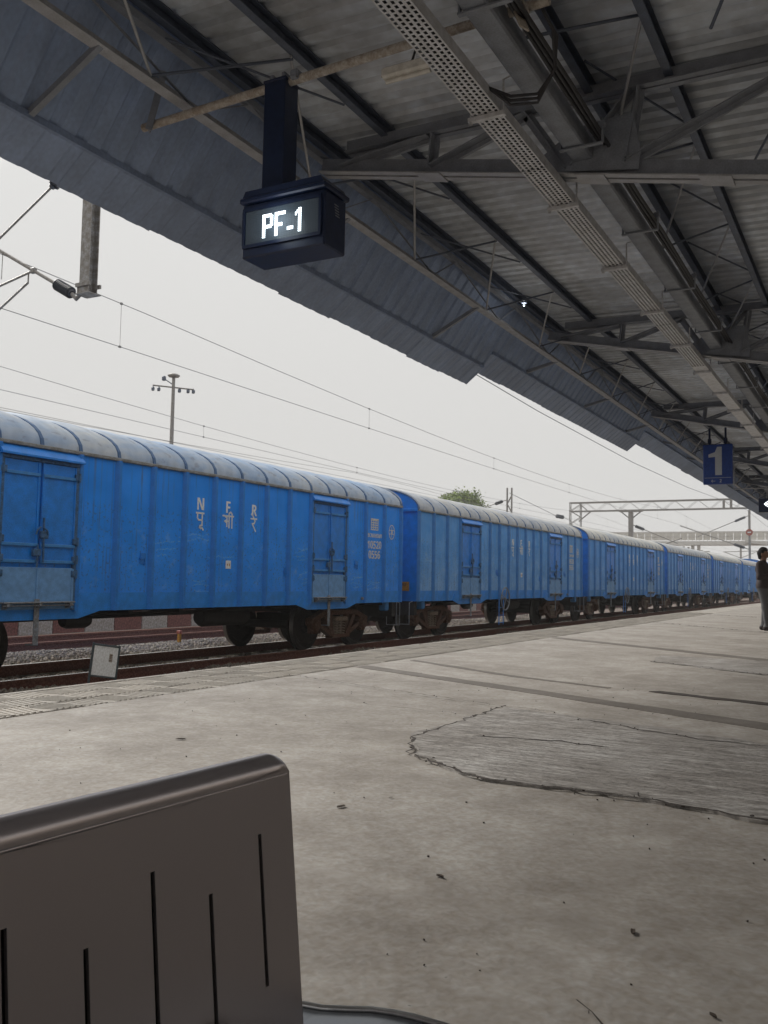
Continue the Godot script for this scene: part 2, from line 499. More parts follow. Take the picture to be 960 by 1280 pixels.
func ribbon(pts: Array, w: float, y: float, seed_: int) -> MB:
	# a crack: narrow band of changing width
	var nz := fbm(seed_, 2.0, 3)
	var m := MB.new()
	var pl := []
	for i in pts.size() - 1:
		var a: Vector2 = pts[i]; var b: Vector2 = pts[i + 1]
		var k := maxi(2, int(a.distance_to(b) / 0.06))
		for j in k: pl.append(a.lerp(b, float(j) / k))
	pl.append(pts[-1])
	var last := []
	for i in pl.size():
		var d: Vector2 = (pl[mini(i + 1, pl.size() - 1)] - pl[maxi(i - 1, 0)]).normalized().orthogonal()
		var p: Vector2 = pl[i] + d * nz.get_noise_2d(i * 1.3, 5) * 0.05
		var ww := w * (0.35 + 0.9 * absf(nz.get_noise_2d(i * 2.1, 40)) * 2.0)
		if i == 0 or i == pl.size() - 1: ww = 0.002
		var cur := [p - d * ww, p + d * ww]
		if i > 0:
			var q := []
			for e in [last[0], cur[0], cur[1], last[1]]: q.append(Vector3(e.x, y, -e.y))
			m.quad(q[3], q[2], q[1], q[0])
		last = cur
		if rng.randf() < 0.30:
			# broken crumbs along the lips of the crack
			var e: Vector2 = p + d * rng.randf_range(-1.0, 1.0) * (w * 2.2 + 0.01)
			var cs := w * rng.randf_range(0.25, 0.7)
			m.box(Vector3(e.x, y, -e.y), Vector3(cs * 2, 0.006, cs), Basis(Vector3.UP, rng.randf() * TAU))
	return m

func build_platform() -> void:
	var p := MB.new()
	p.quad(Vector3(-5.05, 0, 8), Vector3(12, 0, 8), Vector3(12, 0, -260), Vector3(-5.05, 0, -260))
	p.quad(Vector3(-5.98, -0.03, 8), Vector3(-5.05, -0.03, 8), Vector3(-5.05, -0.03, -260), Vector3(-5.98, -0.03, -260))
	p.quad(Vector3(-5.98, -1.0, 8), Vector3(-5.98, -0.03, 8), Vector3(-5.98, -0.03, -260), Vector3(-5.98, -1.0, -260))
	p.quad(Vector3(-5.05, -0.03, 8), Vector3(-5.05, 0, 8), Vector3(-5.05, 0, -260), Vector3(-5.05, -0.03, -260))
	var pf := struct("platform", p, M.concrete)
	# ribbed paving tiles along the edge: 3 wide, laid herringbone
	var kinds := []
	for s in 4:
		var t := MB.new()
		var hw := 0.148
		t.bev(Vector3(0, -0.016, 0), Vector3(hw * 2, 0.034, hw * 2), 0.004)
		for i in 5:
			var o := -0.11 + i * 0.055
			if s % 2 == 0: t.bar(Vector3(-0.135, 0.001, o - 0.03), Vector3(0.135, 0.001, o + 0.03), 0.022, 0.010)
			else: t.bar(Vector3(-0.135, 0.001, o + 0.03), Vector3(0.135, 0.001, o - 0.03), 0.022, 0.010)
		kinds.append(t.mesh())
	var tones := []
	for k in 4:
		var m: StandardMaterial3D = M.tile.duplicate()
		m.albedo_color = lin(0.43 + 0.022 * (k - 1.5), 0.41 + 0.02 * (k - 1.5), 0.38 + 0.018 * (k - 1.5))
		tones.append(m)
	var cnt := 0
	var rest := MB.new()
	for row in 300:
		for col in 3:
			var z := -2.6 - row * 0.302
			var x := -5.83 + col * 0.305
			var y := rng.randf_range(-0.004, 0.004)
			if cnt < 300:
				var o := obj("paving_tile", kinds[(col + row) % 2], tones[rng.randi() % 4], pf, Vector3(x, y, z))
				o.rotation = Vector3(rng.randf_range(-0.006, 0.006), rng.randf_range(-0.01, 0.01), rng.randf_range(-0.008, 0.008))
				cnt += 1
			else: rest.bev(Vector3(x, -0.016 + y, z), Vector3(0.296, 0.034, 0.296), 0.004)
	for row in 30:
		for col in 3: rest.bev(Vector3(-5.83 + col * 0.305, -0.016, -2.298 + row * 0.302), Vector3(0.296, 0.034, 0.296), 0.004)
	obj("paving_tiles", rest, M.tile, pf).set_meta("kind", "stuff")
	# coping along the very edge
	for k in 40:
		var cb := MB.new()
		cb.bev(Vector3(0, -0.05, 0), Vector3(0.07, 0.1, 1.49), 0.008)
		obj("coping_stone", cb, M.tile, pf, Vector3(-6.02 + rng.randf_range(-0.004, 0.004), 0.004 + rng.randf_range(-0.004, 0.004), -1.0 - k * 1.5))
	# repaired patches and joints (points: x, distance ahead)
	var V := func(a): 
		var r := []
		for q in a: r.append(Vector2(q[0], q[1]))
		return r
	obj("repair_patch", ragged(V.call([[-2.24, 4.5], [-2.55, 5.1], [-2.52, 6.55], [-1.2, 6.2], [0.6, 5.5], [1.2, 4.1], [-0.40, 4.05], [-0.95, 4.16], [-1.7, 4.14]]), 0.09, 0.05, -0.01, 0.0142, 5), M.patch, pf)
	obj("repair_patch", ragged(V.call([[-2.5, 11.5], [-2.62, 12.5], [-1.2, 12.6], [0.5, 12.0], [0.4, 10.2], [-1.1, 10.6]]), 0.12, 0.05, -0.01, 0.009, 6), M.patch, pf)
	obj("filled_groove", ragged(V.call([[-5.0, 8.62], [-2.4, 7.45], [0.5, 6.05], [0.5, 6.4], [-2.4, 7.68], [-5.0, 8.86]]), 0.15, 0.016, -0.01, 0.004, 7), M.strip, pf)
	obj("filled_groove", ragged(V.call([[-5.0, 15.2], [-2.84, 13.7], [0.5, 11.3], [0.5, 11.7], [-2.84, 14.0], [-5.0, 15.5]]), 0.2, 0.02, -0.01, 0.004, 8), M.strip, pf)
	obj("filled_groove", ragged(V.call([[-1.85, 8.32], [-0.8, 7.95], [0.5, 7.35], [0.5, 7.55], [-0.8, 8.12], [-1.8, 8.44]]), 0.12, 0.03, -0.01, 0.005, 9), M.crack, pf)
	obj("filled_groove", ragged(V.call([[-4.9, 9.72], [-3.3, 8.76], [-2.2, 8.36], [-2.2, 8.42], [-3.3, 8.88], [-4.9, 9.84]]), 0.12, 0.02, -0.01, 0.003, 10), M.strip, pf)
	var k := 0
	for cr in [[[-2.24, 4.5], [-1.72, 4.14], [-0.96, 4.16], [-0.43, 4.06], [0.3, 4.08]], [[-2.27, 4.5], [-2.5, 5.0], [-2.5, 5.7], [-2.53, 6.6]], [[-5.2, 7.5], [-3.07, 6.76], [-2.1, 6.5]], [[-5.0, 23.1], [-2.4, 20.4], [0, 18.0]], [[-2.5, 11.5], [-1.1, 10.58], [0.2, 10.1]], [[-0.62, 2.1], [-0.45, 1.85], [-0.28, 1.75]], [[-1.0, 4.25], [-0.86, 4.12]], [[-2.2, 5.2], [-1.7, 5.35], [-1.4, 5.3]], [[-1.9, 6.3], [-1.0, 5.9], [-0.6, 5.9]], [[-5.0, 31.0], [-1.0, 27.0]], [[-3.6, 6.1], [-2.6, 6.0], [-2.5, 6.1]]]:
		var wd: float = [0.013, 0.011, 0.006, 0.025, 0.010, 0.003, 0.006, 0.009, 0.010, 0.025, 0.004][k]
		obj("crack", ribbon(V.call(cr), wd, 0.0145 + 0.0003 * k, 60 + k), M.crack, pf)
		k += 1

func rail_mb(x: float, z0: float, z1: float) -> Array:
	var a := MB.new(); var b := MB.new()
	var L := z0 - z1; var zc := (z0 + z1) / 2
	a.box(Vector3(x, RAIL - 0.165, zc), Vector3(0.14, 0.014, L))
	a.box(Vector3(x, RAIL - 0.105, zc), Vector3(0.022, 0.11, L))
	a.box(Vector3(x, RAIL - 0.028, zc), Vector3(0.07, 0.046, L))
	b.box(Vector3(x, RAIL - 0.0025, zc), Vector3(0.056, 0.005, L))
	return [a, b]

func build_tracks() -> void:
	var sl := MB.new()
	sl.prism(PackedVector2Array([Vector2(-1.37, -0.12), Vector2(1.37, -0.12), Vector2(1.35, 0.04), Vector2(1.1, 0.06), Vector2(0.65, 0.06), Vector2(0.4, 0.0), Vector2(-0.4, 0.0), Vector2(-0.65, 0.06), Vector2(-1.1, 0.06), Vector2(-1.35, 0.04)]), 0.24)
	var sm := sl.mesh()
	var clip := MB.new()
	for s in [-0.87, 0.87]:
		for o in [-0.1, 0.1]: clip.tube([Vector3(s + o, 0.085, -0.07), Vector3(s + o * 0.6, 0.10, -0.03), Vector3(s + o * 1.25, 0.095, 0.02), Vector3(s + o * 0.7, 0.08, 0.05)], 0.01, 5)
	var cmesh := clip.mesh()
	var k := 0
	for x in [TRX, -17.0]:
		var tr := Node3D.new()
		tr.name = numbered("railway_track"); add_child(tr, true)
		tr.set_meta("kind", "structure"); tr.set_meta("label", ["railway track under the blue goods wagons", "rusty empty railway track beyond the goods wagons"][k])
		for s in [-0.87, 0.87]:
			var r := rail_mb(x + s, 12.0, -320.0)
			obj("rail", r[0], M.rail, tr)
			obj("rail_head", r[1], M.rail_head if k == 0 else M.rail, tr)
		for i in 140:
			var o := obj("sleeper", sm, M.sleeper, tr, Vector3(x + rng.randf_range(-0.02, 0.02), RAIL - 0.235, -1.0 - i * 0.65))
			if i < 45: obj("rail_clips", cmesh, M.rail, o, Vector3(0, 0, 0.12))
		k += 1

func build_opposite() -> void:
	# the platform on the far side, its face painted in red and white blocks
	var p := MB.new()
	p.box(Vector3(-26, -0.38, -100), Vector3(9.9, 0.9, 260))
	var pf := struct("opposite_platform", p, M.concrete)
	for i in 70:
		var b := MB.new()
		b.bev(Vector3(0, 0, 0), Vector3(0.10, 0.88, 1.18), 0.012)
		obj("kerb_block", b, M.wall_red if i % 2 == 0 else M.wall_white, pf, Vector3(-21.01 + rng.randf_range(-0.008, 0.008), -0.36, -5.0 - i * 1.2))

# ---------------------------------------------------------------- canopy
const RX0 := -4.78
func roof_y(x: float) -> float:
	return 5.10 + (RX0 - x) * 0.030 if x < 0.8 else 5.10 + (RX0 - 0.8) * 0.030 + (x - 0.8) * 0.03

func corrugated(a: Vector3, b: Vector3, width: float, pitch: float, depth: float, thick: float, nrm: Vector3) -> MB:
	# sheet from a to b (across), extruded along -z with trapezoid ribs; nrm = direction of the ribs
	var m := MB.new()
	var prof := []
	var k := int(round(width / pitch))
	for i in k:
		var z := i * pitch
		prof.append_array([Vector2(z, 0), Vector2(z + pitch * 0.52, 0), Vector2(z + pitch * 0.64, depth), Vector2(z + pitch * 0.88, depth)])
	prof.append(Vector2(width, 0)); prof.append(Vector2(width + 0.03, 0))
	for i in prof.size() - 1:
		var p: Vector2 = prof[i]; var q: Vector2 = prof[i + 1]
		var p0 := nrm * p.y + Vector3(0, 0, -p.x); var q0 := nrm * q.y + Vector3(0, 0, -q.x)
		m.quad(a + p0, b + p0, b + q0, a + q0)
		m.quad(a + p0 + nrm * thick, a + q0 + nrm * thick, b + q0 + nrm * thick, b + p0 + nrm * thick)
	return m

func angle_pair(m: MB, a: Vector3, b: Vector3, leg: float, gap := 0.02) -> void:
	# two angles back to back: flanges lie flat at the bottom, webs stand up; runs in a plane of constant z
	for s in [-1.0, 1.0]:
		var o := Vector3(0, 0, s * (gap * 0.5 + leg * 0.25))
		m.bar(a + o, b + o, leg * 0.5, 0.008)
		var w := Vector3(0, leg * 0.5, s * (gap * 0.5 + 0.004))
		m.bar(a + w, b + w, 0.008, leg - 0.01)

func build_canopy() -> void:
	var cn := thing("platform_canopy", "long grey steel platform roof of corrugated sheets on lattice trusses", "canopy")
	# roof sheets, one metre wide each
	var rl := corrugated(Vector3(RX0, 0, 0), Vector3(0.8, roof_y(0.8) - roof_y(RX0), 0), 1.0, 0.2, 0.032, 0.002, Vector3.UP).mesh()
	var rr := corrugated(Vector3(0.8, 0, 0), Vector3(7.2, roof_y(7.2) - roof_y(0.8), 0), 1.0, 0.2, 0.032, 0.002, Vector3.UP).mesh()
	var tones := []
	for k in 4:
		var m: StandardMaterial3D = M.roof.duplicate()
		m.albedo_color = lin(0.64, 0.70, 0.78) * (1.0 + 0.045 * (k - 1.5)); tones.append(m)
	for i in 84:
		var z := 7.0 - i * 1.0
		var y := 0.002 * (i % 2)
		obj("roof_sheet", rl, tones[rng.randi() % 4], cn, Vector3(0, roof_y(RX0) + y, z))
		obj("roof_sheet", rr, tones[rng.randi() % 4], cn, Vector3(0, roof_y(0.8) + y, z))
	# sloping outer sheets and the shallower eave sheets below them; the eave steps in twice
	var otones := []
	for k in 4:
		var m: StandardMaterial3D = M.outer.duplicate()
		m.albedo_color = lin(0.30, 0.385, 0.57) * (1.0 + 0.025 * (k - 1.5)); otones.append(m)
	var cuts := [[7.0, -12.7, 0.0], [-12.7, -22.1, 0.24], [-22.1, -77.0, 0.5]]
	for c in cuts:
		var s: float = c[2]
		var dn := Vector3(-0.56, -0.83, 0).normalized()
		var top := Vector3(-4.66, 5.05, 0)
		var fold := Vector3(-5.273, 4.14, 0) - dn * s
		var eave := Vector3(-5.553, 3.915, 0) - dn * s
		var nrm1 := Vector3(-dn.y, dn.x, 0) * -1.0
		var d2 := (eave - fold).normalized()
		var nrm2 := Vector3(-d2.y, d2.x, 0) * -1.0
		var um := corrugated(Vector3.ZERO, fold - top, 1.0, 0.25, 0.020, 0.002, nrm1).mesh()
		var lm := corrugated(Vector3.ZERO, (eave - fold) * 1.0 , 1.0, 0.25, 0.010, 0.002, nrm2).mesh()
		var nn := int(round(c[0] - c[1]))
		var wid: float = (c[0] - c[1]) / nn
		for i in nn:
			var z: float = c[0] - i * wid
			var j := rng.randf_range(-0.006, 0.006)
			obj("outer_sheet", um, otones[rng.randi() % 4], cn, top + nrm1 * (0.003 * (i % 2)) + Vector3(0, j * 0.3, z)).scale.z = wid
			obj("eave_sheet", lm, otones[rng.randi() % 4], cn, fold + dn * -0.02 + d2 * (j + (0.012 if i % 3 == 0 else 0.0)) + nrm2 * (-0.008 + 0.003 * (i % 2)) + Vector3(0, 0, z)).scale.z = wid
		# edge rail at the fold
		var er := MB.new()
		er.box(fold + Vector3(0.02, 0.03, (c[0] + c[1]) / 2), Vector3(0.04, 0.05, c[0] - c[1] - 0.02))
		obj("edge_rail", er, M.outer, cn)
		var cap := MB.new()
		cap.quad(top + Vector3(0, 0, c[1]), fold + Vector3(0, 0, c[1]), fold + Vector3(0, 0, c[1] - 0.01), top + Vector3(0, 0, c[1] - 0.01))
	# purlins along the roof
	for x in [-4.58, -3.93, -2.05, -1.42, -0.2, 1.5, 3.0, 4.6, 6.4]:
		var p := MB.new()
		var y := roof_y(x) - 0.006
		p.box(Vector3(x, y - 0.06, -33), Vector3(0.012, 0.12, 80))
		p.box(Vector3(x + 0.03, y - 0.114, -33), Vector3(0.06, 0.010, 80))
		p.box(Vector3(x + 0.03, y - 0.006, -33), Vector3(0.06, 0.010, 80))
		obj("purlin", p, M.steel_dark, cn)
	# edge girder: top and bottom chord with light web members
	var gt := MB.new(); gt.box(Vector3(-4.60, 4.90, -33), Vector3(0.07, 0.06, 80)); obj("girder_top_chord", gt, M.steel, cn)
	var gb := MB.new(); gb.box(Vector3(-4.60, 4.50, -33), Vector3(0.10, 0.008, 80)); gb.box(Vector3(-4.64, 4.55, -33), Vector3(0.008, 0.1, 80)); obj("girder_bottom_chord", gb, M.steel_pale, cn)
	var web := MB.new()
	web.bar(Vector3(0, 0, 0), Vector3(0, 0.36, -0.65), 0.010, 0.022, Vector3.RIGHT)
	web.bar(Vector3(0.015, 0.36, -0.65), Vector3(0.015, 0, -2.10), 0.010, 0.018, Vector3.RIGHT)
	var wmesh := web.mesh()
	for i in 36: obj("girder_web", wmesh, M.steel, cn, Vector3(-4.60, 4.52, 5.3 - i * 2.12))
	# slanting rods from the girder up to the first purlin (zigzag)
	for i in 30:
		var z := -1.35 - (i - 2) * 2.12
		var r := MB.new(); r.tube([Vector3(-4.57, 4.53, z - 1.3), Vector3(-3.93, 4.94, z)], 0.012, 6); obj("bracing_rod", r, M.steel_pale, cn)
		var r2 := MB.new(); r2.tube([Vector3(-4.57, 4.53, z + 0.82), Vector3(-3.93, 4.93, z - 0.03)], 0.012, 6); obj("bracing_rod", r2, M.steel_dark, cn)
		var r3 := MB.new(); r3.tube([Vector3(-4.6, 4.88, z + 0.75), Vector3(-3.90, 4.90, z - 0.75)], 0.010, 6); obj("bracing_rod", r3, M.steel_dark, cn)
	# outriggers that carry the outer sheets
	for i in 22:
		var z := 2.3 - i * 3.3
		var s := 0.0 if z > -12.7 else (0.24 if z > -22.1 else 0.5)
		var f := Vector3(-5.24, 4.17, z) + Vector3(0.56, 0.83, 0) * s
		var o := MB.new(); o.bar(Vector3(-4.58, 4.50, z), f, 0.045, 0.012); o.bar(Vector3(-4.58, 4.515, z + 0.02), f + Vector3(0, 0.02, 0.02), 0.008, 0.045); obj("outrigger", o, M.steel, cn)
	# longitudinal box beam below the trusses' centre, with its rods
	var bx := MB.new()
	bx.bev(Vector3(-2.06, 4.40, -33), Vector3(0.165, 0.16, 80), 0.012)
	obj("box_beam", bx, M.steel, cn)
	for i in 34:
		var z := 0.9 - i * 2.12
		var r := MB.new(); r.tube([Vector3(-2.0, 4.48, z), Vector3(-1.42, 4.96, z + 1.3)], 0.012, 6); obj("bracing_rod", r, M.steel_pale, cn)
		var r2 := MB.new(); r2.tube([Vector3(-2.0, 4.48, z), Vector3(-1.42, 4.96, z - 0.85)], 0.012, 6); obj("bracing_rod", r2, M.steel_dark, cn)
		var r3 := MB.new(); r3.tube([Vector3(-1.95, 4.95, z + 0.9), Vector3(-1.42, 4.95, z - 0.5)], 0.010, 6); obj("bracing_rod", r3, M.steel_dark, cn)
		var r4 := MB.new(); r4.tube([Vector3(-0.9, 4.46, z - 0.4), Vector3(-0.22, 4.92, z + 0.8)], 0.012, 6); obj("bracing_rod", r4, M.steel_dark, cn)
	# main trusses across the platform
	for z in TRUSS: build_truss(cn, z)
	# columns, one under each truss
	for z in TRUSS:
		var c := MB.new()
		for s in [-0.07, 0.07]: c.box(Vector3(1.05 + s, 1.95, z), Vector3(0.012, 3.9, 0.2))
		c.box(Vector3(1.05, 1.95, z), Vector3(0.13, 3.9, 0.012)); c.box(Vector3(1.05, 0.015, z), Vector3(0.45, 0.03, 0.45))
		obj("column", c, M.steel, cn)

func build_truss(cn: Node3D, z: float) -> void:
	var by := func(x): return 4.735 - (x + 4.6) * 0.209
	var t := Node3D.new()
	t.name = "main_truss_%d" % 0
	var tr := obj("main_truss", _chord(Vector3(-4.56, by.call(-4.56), z), Vector3(1.05, by.call(1.05), z), 0.14), M.steel_pale, cn)
	t.free()
	var top := MB.new()
	angle_pair(top, Vector3(-4.3, 4.87, z), Vector3(1.05, 4.80, z), 0.12)
	obj("top_chord", top, M.steel, tr)
	# face plates of the bottom chord's webs
	var wb := MB.new()
	for s in [-1.0, 1.0]:
		var o := Vector3(0, 0.075, s * 0.022)
		wb.bar(Vector3(-4.56, by.call(-4.56), z) + o, Vector3(1.05, by.call(1.05), z) + o, 0.006, 0.13)
	obj("chord_web", wb, M.steel, tr)
	for d in [[-1.72, 4.26, -0.2, 4.83], [-1.72, 4.24, -1.62, 4.83], [-2.16, 4.30, -1.68, 4.83], [-3.43, 4.56, -2.55, 4.83], [-3.43, 4.56, -3.40, 4.84], [-4.35, 4.75, -3.45, 4.84], [-0.1, 3.9, -0.15, 4.8], [0.0, 3.85, 1.0, 4.75], [-2.2, 4.28, -2.55, 4.83]]:
		var m := MB.new()
		for s in [-0.045, 0.045]: m.bar(Vector3(d[0], d[1], z + s), Vector3(d[2], d[3], z + s), 0.012, 0.09, Vector3(0, 0, 1))
		m.bar(Vector3(d[0], d[1], z), Vector3(d[2], d[3], z), 0.085, 0.012, Vector3(0, 0, 1))
		obj("web_member", m, M.steel, tr)
	# gusset plate at the node and batten plates under the chord
	var g := MB.new()
	g.prism(PackedVector2Array([Vector2(-2.42, 4.29), Vector2(-1.62, 4.16), Vector2(-1.60, 4.30), Vector2(-1.66, 4.62), Vector2(-1.85, 4.62), Vector2(-2.12, 4.60), Vector2(-2.40, 4.42)]), 0.016, Transform3D(Basis.IDENTITY, Vector3(0, 0, z + 0.052)))
	obj("gusset_plate", g, M.steel, tr)
	for x in [-3.43, -2.0, -1.05, 0.0]:
		var bp := MB.new()
		var yy: float = by.call(x) - 0.010
		bp.box(Vector3(x, yy, z), Vector3(0.24, 0.012, 0.20), Basis(Vector3(0, 0, 1), -0.206))
		obj("batten_plate", bp, M.steel_pale, tr)

func _chord(a: Vector3, b: Vector3, leg: float) -> MB:
	var m := MB.new()
	for s in [-1.0, 1.0]:
		var o := Vector3(0, 0, s * (0.018 + leg * 0.25))
		m.bar(a + o, b + o, leg * 0.5, 0.010)
	return m

# ---------------------------------------------------------------- station building behind the platform
func build_station() -> void:
	var st := thing("station_building", "long plastered station building at the back of the platform, outside the picture", "building", Vector3(9.6, 0, -40))
	var w := MB.new(); w.box(Vector3(0.2, 2.45, 0), Vector3(0.4, 4.9, 110)); obj("wall", w, M.plaster, st)
	for i in 12:
		var d := MB.new(); d.bev(Vector3(-0.02, 1.1, 48 - i * 8.5), Vector3(0.10, 2.2, 1.2), 0.02); obj("door", d, M.steel_dark, st)
		var g := MB.new(); g.bev(Vector3(-0.02, 1.6, 44 - i * 8.5), Vector3(0.08, 1.3, 1.5), 0.02); obj("window", g, M.screen, st)

# ---------------------------------------------------------------- train
const WL := 13.8
const DOORS := [[2.53, 3.9], [9.9, 11.27]]

func roof_pt(t: float, out := 0.0) -> Vector2:      # t 0..PI over the arch; x across, y above rail
	return Vector2(-cos(t) * (1.6 + out), 3.2 + (0.57 + out) * pow(sin(t), 0.92))

func rib_positions() -> Array:
	var r := [0.03, 0.87, 1.7]
	for i in range(0, 9): r.append(3.9 + i * 0.75)
	r.append_array([12.1, 12.95, 13.77])
	r.append(2.53)
	r.append(11.27)
	r.sort()
	return r

func stroke(m: MB, pts: Array, w: float, org: Vector3) -> void:
	# flat lettering stroke on the side plane: pts (right, up), right runs along -z
	for i in pts.size() - 1:
		var a := org + Vector3(0, pts[i].y, -pts[i].x); var b := org + Vector3(0, pts[i + 1].y, -pts[i + 1].x)
		var d := (b - a).normalized() * w * 0.4
		m.bar(a - d, b + d, w, 0.004, Vector3.RIGHT)

func text(s: String, h: float, parent: Node, called: String, m: Material, at: Vector3, b: Basis, bold := true) -> MeshInstance3D:
	var t := TextMesh.new()
	var f := SystemFont.new(); f.font_names = PackedStringArray(["Droid Sans"])
	if bold: f.font_weight = 700
	t.font = f; t.text = s; t.font_size = 64; t.pixel_size = h / 46.0; t.depth = 0.004; t.curve_step = 2.0
	return obj(called, t, m, parent, at, b)

var dust := {}
func make_wagon(called: String, label: String, paint: Material, roofm: Material) -> Node3D:
	var w := thing(called, label, "goods wagon", Vector3.ZERO, "blue covered goods wagons of the train")
	var SX := 1.6
	var fl := 0.97; var co := 3.2
	# walls
	for s in [1.0, -1.0]:
		var m := MB.new()
		m.quad(Vector3(s * SX, fl, 0 if s > 0 else -WL), Vector3(s * SX, fl, -WL if s > 0 else 0), Vector3(s * SX, co, -WL if s > 0 else 0), Vector3(s * SX, co, 0 if s > 0 else -WL))
		m.quad(Vector3(s * (SX - 0.05), co, 0 if s > 0 else -WL), Vector3(s * (SX - 0.05), co, -WL if s > 0 else 0), Vector3(s * (SX - 0.05), fl, -WL if s > 0 else 0), Vector3(s * (SX - 0.05), fl, 0 if s > 0 else -WL))
		obj("side_wall", m, paint, w)
	for e in [0.0, -WL]:
		var poly := PackedVector2Array([Vector2(-SX, fl), Vector2(SX, fl)])
		for i in 25:
			var p := roof_pt(PI - PI * i / 24.0)
			poly.push_back(Vector2(p.x, p.y))
		var m := MB.new()
		m.prism(poly, 0.03, Transform3D(Basis.IDENTITY, Vector3(0, 0, e - (0.03 if e == 0.0 else 0.0))))
		var ew := obj("end_wall", m, M.blue, w)
		var st := MB.new()
		var zz: float = e + (0.03 if e == 0.0 else -0.03)
		for x in [-0.9, -0.3, 0.3, 0.9]: st.bev(Vector3(x, (fl + co) / 2, zz), Vector3(0.09, co - fl, 0.06), 0.012)
		st.bev(Vector3(0, co, zz), Vector3(3.2, 0.08, 0.06), 0.01)
		obj("end_post", st, M.blue, ew)
	# roof in bulged bays between hoops
	var ribs := rib_positions()
	var hoops := [0.0]
	for r in ribs: hoops.append(r)
	hoops.append((DOORS[0][0] + DOORS[0][1]) / 2); hoops.append((DOORS[1][0] + DOORS[1][1]) / 2); hoops.append(WL)
	hoops.sort()
	var rm := MB.new()
	var NT := 22; var prev := []
	var zs := []
	for i in hoops.size() - 1:
		for k in 6: zs.append([lerpf(hoops[i], hoops[i + 1], k / 6.0), sin(PI * k / 6.0)])
	zs.append([WL, 0.0])
	for i in zs.size():
		var ring := []
		for j in NT + 1:
			var t := PI * j / NT
			var bulge: float = 0.05 * pow(zs[i][1], 0.6) * minf(1.0, sin(t) * 4.0)
			var p := roof_pt(t, bulge + 0.012)
			var n2 := Vector2(-cos(t) * 0.57, sin(t) * 1.6).normalized()
			var sl := 0.0
			if i > 0 and i < zs.size() - 1:
				sl = 0.05 * (pow(zs[i + 1][1], 0.6) - pow(zs[i - 1][1], 0.6)) / (zs[i + 1][0] - zs[i - 1][0])
			ring.append(rm.vert(Vector3(p.x, p.y, -zs[i][0]), Vector3(n2.x, n2.y, sl).normalized(), Vector2(zs[i][0] / WL, float(j) / NT)))
		if i > 0:
			for j in NT:
				rm.face(prev[j], ring[j + 1], ring[j]); rm.face(prev[j], prev[j + 1], ring[j + 1])
		prev = ring
	var roof := obj("roof", rm, roofm, w)
	for hz in hoops:
		var hm := MB.new()
		var pr := []
		for j in 19:
			var t := PI * j / 18.0
			pr.append([roof_pt(t, 0.008), roof_pt(t, 0.034)])
		var z0: float = -hz + 0.028; var z1: float = -hz - 0.028
		for j in 18:
			var a: Vector2 = pr[j][1]; var b: Vector2 = pr[j + 1][1]; var a0: Vector2 = pr[j][0]; var b0: Vector2 = pr[j + 1][0]
			hm.quad(Vector3(a.x, a.y, z0), Vector3(b.x, b.y, z0), Vector3(b.x, b.y, z1), Vector3(a.x, a.y, z1))
			hm.quad(Vector3(a0.x, a0.y, z0), Vector3(b0.x, b0.y, z0), Vector3(b.x, b.y, z0), Vector3(a.x, a.y, z0))
			hm.quad(Vector3(a.x, a.y, z1), Vector3(b.x, b.y, z1), Vector3(b0.x, b0.y, z1), Vector3(a0.x, a0.y, z1))
		obj("roof_hoop", hm, M.frame_blue, roof)
	for s in [1.0, -1.0]:
		var gm := MB.new()
		gm.bev(Vector3(s * (SX + 0.022), co, -WL / 2), Vector3(0.045, 0.05, WL + 0.04), 0.008)
		obj("cornice", gm, M.cornice, w)
	# ribs on the near and far side
	var rb := MB.new()
	rb.prism(PackedVector2Array([Vector2(0, 0.06), Vector2(0.06, 0.026), Vector2(0.06, -0.026), Vector2(0, -0.06)]), co - fl - 0.02, Transform3D(Basis(Vector3.RIGHT, Vector3(0, 0, 1), Vector3.UP), Vector3.ZERO))
	var rbm := rb.mesh()
	for r in ribs:
		obj("side_rib", rbm, M.rib, w, Vector3(SX, fl, -r))
	for r in ribs:
		if fmod(r, 1.5) < 0.8: obj("side_rib", rbm, M.rib, w, Vector3(-SX, fl, -r), Basis(Vector3(-1, 0, 0), Vector3.UP, Vector3(0, 0, -1)))
	# base plate along the foot of the wall, split by the doors
	for seg in [[0.0, 2.5], [3.93, 9.87], [11.3, WL]]:
		var m := MB.new()
		m.box(Vector3(SX + 0.005, fl + 0.13, -(seg[0] + seg[1]) / 2), Vector3(0.010, 0.26, seg[1] - seg[0]))
		obj("base_plate", m, M.base_plate, w)
	# doors
	for d in DOORS:
		var c: float = (d[0] + d[1]) / 2; var wd: float = d[1] - d[0]
		var fr := MB.new()
		for z in [d[0] + 0.05, d[1] - 0.05]: fr.bev(Vector3(0.012, 0, -(z - c)), Vector3(0.05, 2.0, 0.07), 0.008)
		fr.bev(Vector3(0.012, 1.02, 0), Vector3(0.05, 0.05, wd), 0.008)
		var door := obj("door", fr, M.frame_grey, w, Vector3(SX + 0.012, fl + 1.02, -c))
		var hood := MB.new()
		hood.prism(PackedVector2Array([Vector2(0, 0), Vector2(0.10, -0.11), Vector2(0.10, -0.135), Vector2(0, -0.135)]), wd + 0.02, Transform3D(Basis.IDENTITY, Vector3(0.0, 2.2 - 1.02, -(wd + 0.02) / 2)))
		obj("door_hood", hood, M.blue, door)
